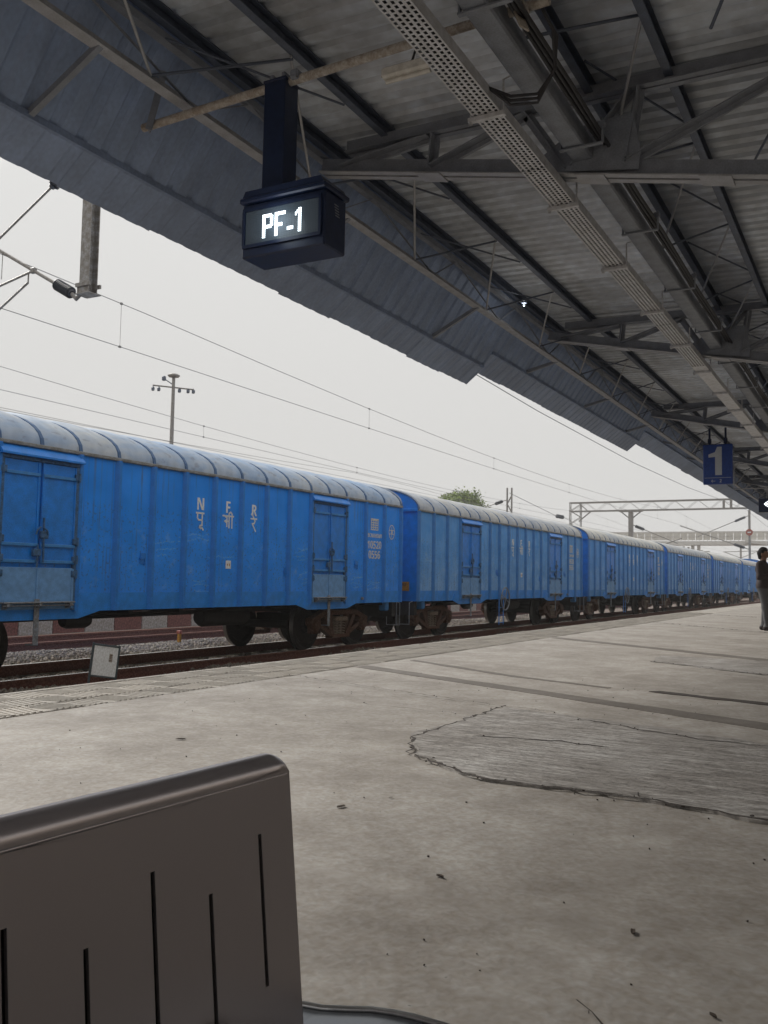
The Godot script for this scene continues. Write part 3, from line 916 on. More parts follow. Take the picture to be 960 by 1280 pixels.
		for s in [-1.0, 1.0]:
			var lf := MB.new()
			lf.bev(Vector3(0.008, 0.31, -s * wd * 0.235), Vector3(0.02, 1.36, wd * 0.44), 0.004)
			for e in [-1.0, 1.0]: lf.bev(Vector3(0.022, 0.31, -s * wd * 0.235 + e * wd * 0.205), Vector3(0.02, 1.36, 0.035), 0.004)
			obj("door_leaf", lf, M.blue, door)
			for y in [0.82, -0.12, -0.34]:
				var br := MB.new(); br.bev(Vector3(0.03, y, -s * wd * 0.235), Vector3(0.03, 0.045, wd * 0.43), 0.006); obj("door_bar", br, M.blue_dusty, door)
			for y in [0.85, -0.05, -0.30, -0.5]:
				var hg := MB.new(); hg.bev(Vector3(0.035, y, -s * (wd * 0.5 - 0.06)), Vector3(0.045, 0.09, 0.10), 0.01)
				hg.tube([Vector3(0.055, y - 0.06, -s * (wd * 0.5 - 0.045)), Vector3(0.055, y + 0.06, -s * (wd * 0.5 - 0.045))], 0.018, 8)
				obj("hinge", hg, M.frame_grey, door)
			var lt := MB.new()
			lt.tube([Vector3(0.055, 0.25 if s > 0 else -0.42, -s * 0.045), Vector3(0.065, -0.35 if s > 0 else -0.12, -s * 0.05)], 0.014, 7)
			lt.bev(Vector3(0.05, 0.02 if s > 0 else -0.22, -s * 0.06), Vector3(0.05, 0.10, 0.13), 0.01)
			lt.tube([Vector3(0.07, 0.12, -s * 0.02), Vector3(0.085, 0.08, -s * 0.08), Vector3(0.08, 0.02, -s * 0.10)], 0.013, 6)
			obj("latch", lt, M.frame_grey, door)
		var flap := MB.new()
		flap.bev(Vector3(0.010, -0.70, 0), Vector3(0.03, 0.56, wd * 0.90), 0.006)
		for x in [-0.44, 0.0, 0.44]: flap.bev(Vector3(0.03, -0.70, x * wd), Vector3(0.02, 0.54, 0.035), 0.005)
		obj("lower_flap", flap, M.door_low, door)
		var lg := MB.new()
		lg.bev(Vector3(0.075, -0.885, 0), Vector3(0.10, 0.022, wd * 0.86), 0.005)
		lg.bev(Vector3(0.10, -0.925, 0), Vector3(0.015, 0.015, wd * 0.86), 0.003)
		for x in [-0.38, 0.0, 0.38]: lg.prism(PackedVector2Array([Vector2(0, -0.89), Vector2(0.11, -0.89), Vector2(0.11, -0.93), Vector2(0.03, -0.97), Vector2(0, -0.97)]), 0.05, Transform3D(Basis.IDENTITY, Vector3(0.012, 0, x * wd - 0.025)))
		obj("ledge", lg, M.ledge, door)
		# sill apron under the door and its hanging step strap
		var ap := MB.new()
		ap.prism(PackedVector2Array([Vector2(-1.15, 0), Vector2(-0.75, -0.10), Vector2(0.75, -0.10), Vector2(1.15, 0), Vector2(1.0, 0.16), Vector2(-1.0, 0.16)]), 0.016, Transform3D(Basis(Vector3(0, 0, -1), Vector3.UP, Vector3.RIGHT), Vector3(SX + 0.012, fl, -c)))
		obj("door_apron", ap, M.base_plate, w)
		var sp := MB.new(); sp.bev(Vector3(SX + 0.05, fl - 0.13, -c), Vector3(0.02, 0.62, 0.085), 0.005); sp.bev(Vector3(SX - 0.02, fl - 0.43, -c), Vector3(0.16, 0.015, 0.085), 0.004)
		obj("step_strap", sp, M.ledge, w)
	# underframe
	var uf := MB.new()
	uf.box(Vector3(0, 0.925, -WL / 2), Vector3(0.62, 0.10, WL - 0.1))
	uf.box(Vector3(0, 0.982, -WL / 2), Vector3(3.1, 0.02, WL - 0.05))
	for k in 12: uf.box(Vector3(0, 0.935, -0.6 - k * 1.145), Vector3(2.9, 0.07, 0.09))
	for q in [1.9, WL - 1.9]: uf.box(Vector3(0, 0.82, -q), Vector3(1.6, 0.18, 0.5))
	for e in [0.12, WL - 0.12]: uf.box(Vector3(0, 0.80, -e), Vector3(3.0, 0.34, 0.16))
	var un := obj("underframe", uf, M.under, w)
	for q in [[0.95, 0.80, 4.3, 0.5, 0.12], [0.85, 0.76, 7.5, 1.35, 0.17], [-0.7, 0.85, 6.6, 0.35, 0.1]]:
		var tk := MB.new()
		tk.tube([Vector3(q[0], q[1], -q[2]), Vector3(q[0], q[1], -q[2] - 0.08), Vector3(q[0], q[1], -q[2] - q[3] + 0.08), Vector3(q[0], q[1], -q[2] - q[3])], [q[4] * 0.75, q[4], q[4], q[4] * 0.75], 16)
		obj("air_tank", tk, M.under, un)
	var pp := MB.new(); pp.tube([Vector3(1.2, 0.90, -0.2), Vector3(1.2, 0.90, -WL + 0.2)], 0.022, 6); pp.tube([Vector3(0.5, 0.80, -3.4), Vector3(0.5, 0.84, -10.4)], 0.03, 6); obj("brake_pipe", pp, M.under, un)
	# bogies
	for bz in [1.9, WL - 1.9]: make_bogie(w, bz)
	# couplers and end fittings
	for e in [0.0, -WL]:
		var s := 1.0 if e == 0.0 else -1.0
		var cp := MB.new()
		cp.bev(Vector3(0, 0.78, e + s * 0.2), Vector3(0.2, 0.22, 0.42), 0.02)
		cp.bev(Vector3(0.06, 0.78, e + s * 0.38), Vector3(0.3, 0.28, 0.12), 0.03)
		obj("coupler", cp, M.under, w)
		var hs := MB.new()
		hs.tube([Vector3(0.45, 0.75, e), Vector3(0.45, 0.6, e + s * 0.2), Vector3(0.40, 0.42, e + s * 0.35), Vector3(0.3, 0.4, e + s * 0.45)], 0.025, 7)
		obj("air_hose", hs, M.under, w)
		var lad := MB.new()
		lad.tube([Vector3(1.5, 0.97, e + s * 0.04), Vector3(1.5, 0.94, e + s * 0.2), Vector3(1.5, 0.42, e + s * 0.2), Vector3(1.15, 0.42, e + s * 0.2), Vector3(1.15, 0.97, e + s * 0.2)], 0.012, 6)
		obj("shunter_step", lad, M.ledge, w)
		var bf := MB.new()
		bf.bev(Vector3(1.45, 0.88, e - s * 0.5), Vector3(0.2, 0.22, 0.16), 0.03); obj("jacking_pad", bf, M.blue_dusty, w)
	# warning plate on the end that faces the camera
	var pl := MB.new(); pl.bev(Vector3(1.05, 1.33, 0.075), Vector3(0.74, 0.22, 0.012), 0.003)
	var po := obj("warning_plate", pl, M.orange, w)
	text("DO NOT LOOSE", 0.06, po, "plate_text", M.dark_text, Vector3(1.05, 1.37, 0.0815), Basis.IDENTITY)
	text("SHUNT", 0.06, po, "plate_text", M.dark_text, Vector3(1.05, 1.28, 0.0815), Basis.IDENTITY)
	# lettering: N F R with the second line below
	var B := Basis(Vector3(0, 0, -1), Vector3.UP, Vector3.RIGHT)
	var lx := SX + 0.003
	for q in [["N", 6.55], ["F", 7.28], ["R", 8.03]]:
		text(q[0], 0.20, w, "letter_mark", M.white, Vector3(lx, 2.69, -q[1]), B, true)
	var deva := MB.new()
	var P := func(a): 
		var r := []
		for i in range(0, a.size(), 2): r.append(Vector2(a[i], a[i + 1]))
		return r
	var sw := 0.028
	var o1 := Vector3(lx, 2.34, -6.45)      # pu
	for a in [[0.0, 0.2, 0.19, 0.2], [0.15, 0.2, 0.15, 0.0], [0.03, 0.2, 0.03, 0.12, 0.06, 0.085, 0.15, 0.085], [0.15, 0.0, 0.10, -0.01, 0.09, -0.04, 0.12, -0.055, 0.15, -0.04, 0.18, -0.075]]: stroke(deva, P.call(a), sw, o1)
	var o2 := Vector3(lx, 2.34, -7.17)      # see
	for a in [[-0.02, 0.2, 0.27, 0.2], [0.02, 0.2, 0.09, 0.17, 0.09, 0.13, 0.03, 0.11, 0.09, 0.08, 0.09, 0.02], [0.08, 0.11, 0.15, 0.11], [0.15, 0.2, 0.15, 0.0], [0.23, 0.2, 0.23, 0.0], [0.14, 0.2, 0.15, 0.25, 0.19, 0.27, 0.23, 0.24, 0.23, 0.2]]: stroke(deva, P.call(a), sw, o2)
	var o3 := Vector3(lx, 2.34, -7.95)      # re
	for a in [[0.0, 0.2, 0.17, 0.2], [0.09, 0.2, 0.12, 0.16, 0.10, 0.12, 0.04, 0.11, 0.14, -0.02], [0.09, 0.2, 0.06, 0.25, 0.01, 0.28]]: stroke(deva, P.call(a), sw, o3)
	obj("script_mark", deva, M.white, w)
	# number block and round emblem
	var nb := MB.new()
	for i in 5: nb.box(Vector3(lx, 2.80 - i * 0.052, -12.52), Vector3(0.004, 0.024, 0.34))
	for i in 4: nb.box(Vector3(lx + 0.002, 2.70, -12.365 - i * 0.103), Vector3(0.004, 0.22, 0.022))
	nb.box(Vector3(lx + 0.003, 2.815, -12.52), Vector3(0.004, 0.05, 0.35))
	obj("load_table", nb, M.white_worn, w)
	text("BCNAHSM1", 0.09, w, "number_mark", M.white_worn, Vector3(lx, 2.46, -12.54), B)
	text("10520", 0.17, w, "number_mark", M.white_worn, Vector3(lx, 2.25, -12.53), B)
	text("0556", 0.175, w, "number_mark", M.white_worn, Vector3(lx, 2.03, -12.53), B)
	var em := MB.new()
	for i in 24:
		var a := TAU * i / 24; var b := TAU * (i + 1) / 24
		em.bar(Vector3(lx, 2.58 + 0.16 * sin(a), -13.34 - 0.13 * cos(a)), Vector3(lx, 2.58 + 0.16 * sin(b), -13.34 - 0.13 * cos(b)), 0.02, 0.004, Vector3.RIGHT)
	for y in [-0.045, 0.045]: em.bar(Vector3(lx, 2.58 + y, -13.22), Vector3(lx, 2.58 + y, -13.46), 0.016, 0.004, Vector3.RIGHT)
	em.bar(Vector3(lx, 2.7, -13.34), Vector3(lx, 2.46, -13.34), 0.016, 0.004, Vector3.RIGHT)
	obj("round_emblem", em, M.white_worn, w)
	text("IR", 0.07, w, "number_mark", M.white_worn, Vector3(lx + 0.002, 2.58, -13.34), B)
	# label holders and small brackets
	for q in [[9.05, 1.55], [5.2, 1.7], [11.7, 1.75]]:
		var hb := MB.new()
		for e in [[0.0, 0.06, 0.012, 0.10], [0.05, 0.0, 0.10, 0.012]]: hb.box(Vector3(SX + 0.015, q[1] + e[0], -q[0] - e[1]), Vector3(0.03, e[3] if e[2] < 0.05 else 0.012, e[2]))
		hb.box(Vector3(SX + 0.008, q[1] + 0.05, -q[0] - 0.03), Vector3(0.012, 0.16, 0.12))
		obj("label_holder", hb, M.blue, w)
	var lw := MB.new(); lw.bev(Vector3(SX + 0.05, fl + 0.10, -11.95), Vector3(0.05, 0.06, 0.06), 0.01); obj("tie_hook", lw, M.ledge, w)
	return w

func make_bogie(w: Node3D, bz: float) -> void:
	var bo := MB.new()
	bo.bev(Vector3(0, 0.58, -bz), Vector3(2.0, 0.24, 0.4), 0.03)
	for e in [-1.0, 1.0]: bo.tube([Vector3(-1.0, 0.5, -bz + e), Vector3(1.0, 0.5, -bz + e)], 0.085, 10)
	bo.tube([Vector3(-0.8, 0.42, -bz + 0.42), Vector3(0.8, 0.42, -bz + 0.42)], 0.05, 6)
	bo.tube([Vector3(-0.8, 0.42, -bz - 0.42), Vector3(0.8, 0.42, -bz - 0.42)], 0.05, 6)
	var b := obj("bogie", bo, M.under, w)
	var wheel := MB.new()
	wheel.lathe([Vector2(0.001, -0.055), Vector2(0.14, -0.055), Vector2(0.17, -0.02), Vector2(0.37, -0.01), Vector2(0.42, -0.05), Vector2(0.495, -0.05), Vector2(0.50, 0.05), Vector2(0.528, 0.06), Vector2(0.528, 0.085), Vector2(0.42, 0.09), Vector2(0.37, 0.03), Vector2(0.17, 0.03), Vector2(0.001, 0.06)], 36)
	var wm := wheel.mesh()
	var tread := MB.new()
	tread.lathe([Vector2(0.4975, -0.048), Vector2(0.5025, 0.048)], 36)
	var tm := tread.mesh()
	for e in [-1.0, 1.0]:
		for s in [-1.0, 1.0]:
			# wheel axis across the track, flange on the inside
			var bs := Basis(Vector3(0, 0, 1), Vector3(-s, 0, 0), Vector3(0, -1, 0) * s)
			if bs.determinant() < 0: bs.z = -bs.z
			obj("wheel", wm, M.wheel, b, Vector3(s * 0.86, 0.5, -bz + e), bs)
			obj("wheel_tread", tm, M.tread, b, Vector3(s * 0.86, 0.5, -bz + e), bs)
	for s in [-1.0, 1.0]:
		var f := MB.new()
		var x: float = s * 1.07
		f.bev(Vector3(x, 0.76, -bz), Vector3(0.16, 0.11, 1.35), 0.02)
		for e in [-1.0, 1.0]:
			f.bar(Vector3(x, 0.76, -bz + e * 0.62), Vector3(x, 0.60, -bz + e * 1.12), 0.16, 0.11)
			f.bev(Vector3(x, 0.58, -bz + e * 1.0), Vector3(0.17, 0.16, 0.36), 0.02)
			f.bar(Vector3(x, 0.74, -bz + e * 0.62), Vector3(x, 0.28, -bz + e * 0.28), 0.14, 0.12)
			f.bar(Vector3(x, 0.50, -bz + e * 0.82), Vector3(x, 0.30, -bz + e * 0.34), 0.13, 0.09)
			f.bar(Vector3(x, 0.74, -bz + e * 0.34), Vector3(x, 0.30, -bz + e * 0.30), 0.13, 0.07)
		f.bev(Vector3(x, 0.25, -bz), Vector3(0.2, 0.08, 0.74), 0.02)
		obj("side_frame", f, M.bogie, b)
		for e in [-1.0, 1.0]:
			var ab := MB.new()
			ab.lathe([Vector2(0.001, 0.0), Vector2(0.10, 0.0), Vector2(0.13, -0.03), Vector2(0.13, -0.18)].map(func(q): return Vector2(q.x, -q.y)), 16, Transform3D(Basis(Vector3(0, 0, 1), Vector3(-s, 0, 0), Vector3(0, -1, 0)), Vector3(x + s * 0.12, 0.5, -bz + e * 1.0)))
			ab.bev(Vector3(x, 0.46, -bz + e * 1.0), Vector3(0.15, 0.26, 0.24), 0.03)
			obj("axle_box", ab, M.bogie, b)
		var sp := MB.new()
		for k in 3:
			var pts := []
			for i in 41:
				var a := TAU * i / 8.0
				pts.append(Vector3(x + s * 0.01 + 0.062 * cos(a), 0.30 + 0.28 * i / 40.0, -bz + (k - 1) * 0.155 + 0.062 * sin(a)))
			sp.tube(pts, 0.015, 5)
		obj("spring_nest", sp, M.spring, b)
		var sc := MB.new(); sc.bev(Vector3(x, 0.62, -bz), Vector3(0.22, 0.10, 0.5), 0.02); obj("bolster_end", sc, M.spring, b)
		for e in [-1.0, 1.0]:
			var bk := MB.new(); bk.bev(Vector3(s * 0.87, 0.45, -bz + e * 0.46), Vector3(0.1, 0.3, 0.07), 0.02); obj("brake_block", bk, M.bogie, b)

func build_train() -> void:
	M.frame_blue = mat(lin(0.05, 0.12, 0.26), 0.6, 0, M.blue.albedo_texture, 1.0)
	M.cornice = mat(lin(0.27, 0.29, 0.30), 0.6, 0, M.ledge.albedo_texture, 1.5)
	M.rib_dusty = mat(lin(0.03, 0.20, 0.55), 0.55, 0, M.blue.albedo_texture, 0.8)
	M.rib = mat(lin(0.002, 0.195, 0.66), 0.5, 0, M.blue.albedo_texture, 0.8)
	M.base_plate = mat(lin(0.010, 0.245, 0.77), 0.55, 0, M.blue.albedo_texture, 0.7)
	var dustc := Color(0.36, 0.50, 0.66)
	var paints := [uvmat(wagon_paint(100, Color(0.001, 0.232, 0.80), dustc, 0.22), 0.42), uvmat(wagon_paint(200, Color(0.012, 0.235, 0.68), dustc, 0.95), 0.5), uvmat(wagon_paint(300, Color(0.016, 0.245, 0.66), dustc, 1.1), 0.5)]
	var roofs := [uvmat(roof_paint(400, Color(0.47, 0.47, 0.45), Color(0.15, 0.27, 0.46), 0.5), 0.6), uvmat(roof_paint(500, Color(0.48, 0.47, 0.43), Color(0.18, 0.25, 0.36), 0.85), 0.65), uvmat(roof_paint(600, Color(0.44, 0.435, 0.41), Color(0.16, 0.23, 0.36), 0.75), 0.65)]
	var bright := mat(lin(0.09, 0.33, 0.72), 0.4, 0, M.blue.albedo_texture, 0.6)
	var labels := ["deep blue covered goods wagon nearest the camera, lettered N F R with white sticker",
		"second blue goods wagon, orange plate on its end, between nearest wagon and third wagon",
		"third blue goods wagon from the camera, just right of the portal mast",
		"fourth blue goods wagon from the camera, below the footbridge's left end",
		"fifth dusty blue goods wagon from the camera, small in the distance",
		"sixth blue goods wagon from the camera, just left of the bright blue roof",
		"farthest blue goods wagon with a bright clean blue roof, beside the standing person"]
	var first := make_wagon("covered_goods_wagon", labels[0], paints[0], roofs[0])
	var bw := MB.new()
	var c := Vector3(1.74, 0.98, -5.6)
	for i in 20:
		var a := TAU * i / 20; var d := TAU * (i + 1) / 20
		bw.tube([c + Vector3(0, sin(a), cos(a)) * 0.33, c + Vector3(0, sin(d), cos(d)) * 0.33], 0.02, 6, false)
	for i in 4:
		var a := TAU * i / 4 + 0.4
		bw.tube([c, c + Vector3(0, sin(a), cos(a)) * 0.33], 0.014, 6)
	bw.tube([c + Vector3(0.03, 0, 0), c + Vector3(-0.25, 0, 0)], 0.03, 8)
	var wheelm := bw.mesh()
	var ld := MB.new()
	for z in [0.0, 0.34]: ld.bar(Vector3(1.62, 0.97, -5.4 - z), Vector3(1.62, 0.22, -5.4 - z), 0.05, 0.012, Vector3.RIGHT)
	for y in [0.28, 0.5, 0.72]: ld.box(Vector3(1.62, y, -5.57), Vector3(0.05, 0.012, 0.34))
	var ladm := ld.mesh()
	for i in 7:
		var w: Node3D = first
		if i > 0:
			w = first.duplicate()
			w.name = numbered("covered_goods_wagon"); add_child(w, true)
			w.set_meta("label", labels[i])
			obj("brake_wheel", wheelm, M.ledge, w); obj("brake_ladder", ladm, M.blue, w)
			var k := 1 + i % 2
			for ch in w.get_children():
				if ch.name.begins_with("side_wall"): ch.material_override = paints[k]
				elif ch.name == "roof": ch.material_override = roofs[k] if i < 6 else bright
				elif ch.name.begins_with("side_rib"): ch.material_override = M.rib_dusty
				elif i > 1 and ch.name.begins_with("base_plate"): ch.material_override = M.blue_dusty
		else:
			var st := MB.new(); st.box(Vector3(1.605, 1.70, -7.33), Vector3(0.004, 0.14, 0.14))
			var so := obj("sticker", st, M.white, w)
			var sy := MB.new(); sy.box(Vector3(1.609, 1.70, -7.31), Vector3(0.004, 0.035, 0.022)); sy.box(Vector3(1.609, 1.695, -7.36), Vector3(0.004, 0.05, 0.016)); obj("sticker_print", sy, M.orange, so)
		w.position = Vector3(TRX, RAIL, -5.42 - i * 14.7)
		if i == 6: w.position.y += 0.22

# ---------------------------------------------------------------- overhead line
func wire(called: String, pts: Array, r: float, label: String, group := "") -> Node:
	var m := MB.new(); m.tube(pts, r, 5)
	return tag(obj(called, m, M.wire, self), label, "overhead wire", group)

func insulator(m: MB, a: Vector3, b: Vector3, r: float) -> void:
	var d := (b - a)
	var L := d.length()
	var pr := [Vector2(0.001, 0.0), Vector2(r * 0.5, 0.0)]
	var nshed := 9
	for i in nshed:
		var y := L * (0.06 + 0.88 * i / nshed)
		pr.append_array([Vector2(r * 0.62, y), Vector2(r, y + L * 0.02), Vector2(r * 0.97, y + L * 0.045), Vector2(r * 0.62, y + L * 0.075)])
	pr.append_array([Vector2(r * 0.5, L), Vector2(0.001, L)])
	var y := d.normalized()
	var x := y.cross(Vector3(0.2, 0.1, 1)).normalized()
	m.lathe(pr, 14, Transform3D(Basis(x, y, x.cross(y)), a))

func cantilever(parent: Node, foot: Vector3, head: Vector3, apex: Vector3) -> void:
	# foot and head: fixings on the mast; apex: where stay and bracket tubes meet above the track
	var tb := MB.new()
	var df := (apex - foot).normalized(); var dh := (apex - head).normalized()
	tb.tube([foot + df * 0.42, apex + df * 0.12], 0.024, 8)
	tb.tube([head, head + dh * 0.32], 0.02, 7); tb.tube([head + dh * 0.76, apex], 0.017, 8)
	var reg := foot.lerp(apex, 0.48)
	tb.tube([reg, reg + Vector3(-1.1, -0.20, 0)], 0.018, 7)
	tb.tube([reg + Vector3(-0.1, -0.02, 0), reg + Vector3(-0.1, -0.17, 0)], 0.012, 6)
	tb.tube([reg + Vector3(-0.1, -0.16, 0), reg + Vector3(-0.95, -0.62, 0)], 0.017, 7)
	tb.bev(reg, Vector3(0.09, 0.08, 0.06), 0.01)
	tb.tube([foot.lerp(apex, 0.86), foot.lerp(apex, 0.86) + Vector3(0, -0.40, 0)], 0.006, 5)
	obj("bracket_tubes", tb, M.galv, parent)
	var i1 := MB.new(); insulator(i1, foot + df * 0.06, foot + df * 0.44, 0.085); obj("insulator", i1, M.insul, parent)
	var i2 := MB.new(); insulator(i2, head + dh * 0.30, head + dh * 0.78, 0.085); obj("insulator", i2, M.insul, parent)
	var fit := MB.new()
	fit.tube([foot + Vector3(0.14, 0.02, 0), foot + Vector3(0.03, -0.06, 0), foot + df * 0.08], 0.03, 7)
	obj("hinge_fitting", fit, M.galv, parent)

func lattice_mast(m: MB, at: Vector3, h: float, w: float, d: float) -> void:
	for sx in [-0.5, 0.5]:
		for sz in [-0.5, 0.5]: m.box(at + Vector3(sx * w, h / 2, sz * d), Vector3(0.06, h, 0.06))
	var k := int(h / 0.6)
	for i in k:
		for sz in [-0.5, 0.5]:
			var s := 1.0 if i % 2 == 0 else -1.0
			m.bar(at + Vector3(-s * w / 2, i * 0.6, sz * d), at + Vector3(s * w / 2, (i + 1) * 0.6, sz * d), 0.01, 0.05)
		for sx in [-0.5, 0.5]: m.bar(at + Vector3(sx * w, i * 0.6, -d / 2), at + Vector3(sx * w, (i + 1) * 0.6, d / 2), 0.01, 0.05)

func build_overhead() -> void:
	# drop arm and its portal above the canopy's edge
	var z := -8.8
	var pt := thing("overhead_line_drop_arm", "grey steel drop arm hanging over the train with insulated bracket tubes, upper left", "overhead line support", Vector3(-9.42, 4.70, z))
	var bm := MB.new()
	for s in [-0.075, 0.075]: bm.box(Vector3(0, 2.05, s), Vector3(0.17, 4.06, 0.014))
	bm.box(Vector3(0, 2.05, 0), Vector3(0.012, 4.06, 0.136))
	obj("drop_arm", bm, M.galv, pt)
	var ft := MB.new()
	ft.box(Vector3(0.0, 0.02, 0.0), Vector3(0.26, 0.012, 0.22)); ft.box(Vector3(0.0, 0.14, 0.095), Vector3(0.26, 0.05, 0.03)); ft.box(Vector3(0.0, 0.14, -0.095), Vector3(0.26, 0.05, 0.03)); ft.box(Vector3(-0.11, 0.08, 0), Vector3(0.03, 0.14, 0.16))
	obj("foot_clamp", ft, M.galv, pt)
	cantilever(pt, Vector3(-0.25, 0.05, 0), Vector3(-0.12, 2.05, 0), Vector3(-2.0, 1.02, 0))
	var po := thing("overhead_line_portal", "steel portal beam across the tracks above the canopy eave, carrying the drop arm", "overhead line portal", Vector3(-16, 0, z))
	var pb := MB.new()
	for y in [8.75, 9.35]:
		for s in [-0.25, 0.25]: pb.box(Vector3(0, y, s), Vector3(24, 0.08, 0.08))
	for i in 40:
		var x := -12 + i * 0.6
		for s in [-0.25, 0.25]: pb.bar(Vector3(x, 8.75 if i % 2 == 0 else 9.35, s), Vector3(x + 0.6, 9.35 if i % 2 == 0 else 8.75, s), 0.04, 0.01)
	obj("beam", pb, M.galv, po)
	var ml := MB.new(); lattice_mast(ml, Vector3(-12, GROUND, 0), 10.1, 0.5, 0.4); obj("mast", ml, M.galv, po)
	# contact and catenary wires with droppers
	var spans := [[-11.6, 4.86, 5.72, "over the blue wagons"], [-17.0, 4.95, 5.62, "over the empty far track"]]
	for s in spans:
		var x0: float = s[0]
		var cw := []; var ca := []
		for i in 61:
			var zz := 20.0 - i * 4.0
			var t := fposmod(-(zz + 8.8), 52.0) / 52.0
			ca.append(Vector3(x0 + 0.2 * cos(zz * 0.06), s[2] - 0.62 * 4 * t * (1 - t), zz))
			cw.append(Vector3(x0 + 0.2 * cos(zz * 0.06), s[1] - 0.10 * 4 * t * (1 - t), zz))
		var ol := thing("overhead_wires", "sagging catenary wire and contact wire with short droppers " + s[3], "overhead wires")
		var m1 := MB.new(); m1.tube(cw, 0.0065, 5); obj("contact_wire", m1, M.wire, ol)
		var m2 := MB.new(); m2.tube(ca, 0.0065, 5); obj("catenary_wire", m2, M.wire, ol)
		for i in 24:
			var zz := -2.6 - i * 8.85
			var f := minf((20.0 - zz) / 4.0, 59.5); var k := int(f)
			var a: Vector3 = ca[k].lerp(ca[k + 1], f - k); var b: Vector3 = cw[k].lerp(cw[k + 1], f - k)
			var d := MB.new(); d.tube([a, b], 0.004, 4)
			d.bev(a, Vector3(0.03, 0.04, 0.05), 0.005); d.bev(b, Vector3(0.03, 0.04, 0.05), 0.005)
			obj("dropper", d, M.wire, ol)
	var far := []; var far2 := []
	for i in 41:
		var zz := 10.0 - i * 6.0
		var t := fposmod(-zz + 20.0, 60.0) / 60.0
		far.append(Vector3(-22.4, 6.1 - 0.5 * 4 * t * (1 - t), zz)); far2.append(Vector3(-22.4, 5.75 - 0.2 * t * (1 - t), zz))
	wire("feeder_wire", far, 0.008, "upper of the two faint wires beyond the far track")
	wire("feeder_wire", far2, 0.008, "lower of the two faint wires beyond the far track")
	# wire of the track beside this platform
	var pw := []
	for i in 21: pw.append(Vector3(-7.6, 5.80 - 0.66 * sin(PI * fposmod((i * 10.0 - 12.0) / 56.0, 1.0)), 8 - i * 10.0))
	wire("catenary_wire", pw, 0.010, "thin wire close beyond the canopy eave, right of the lower roof step")

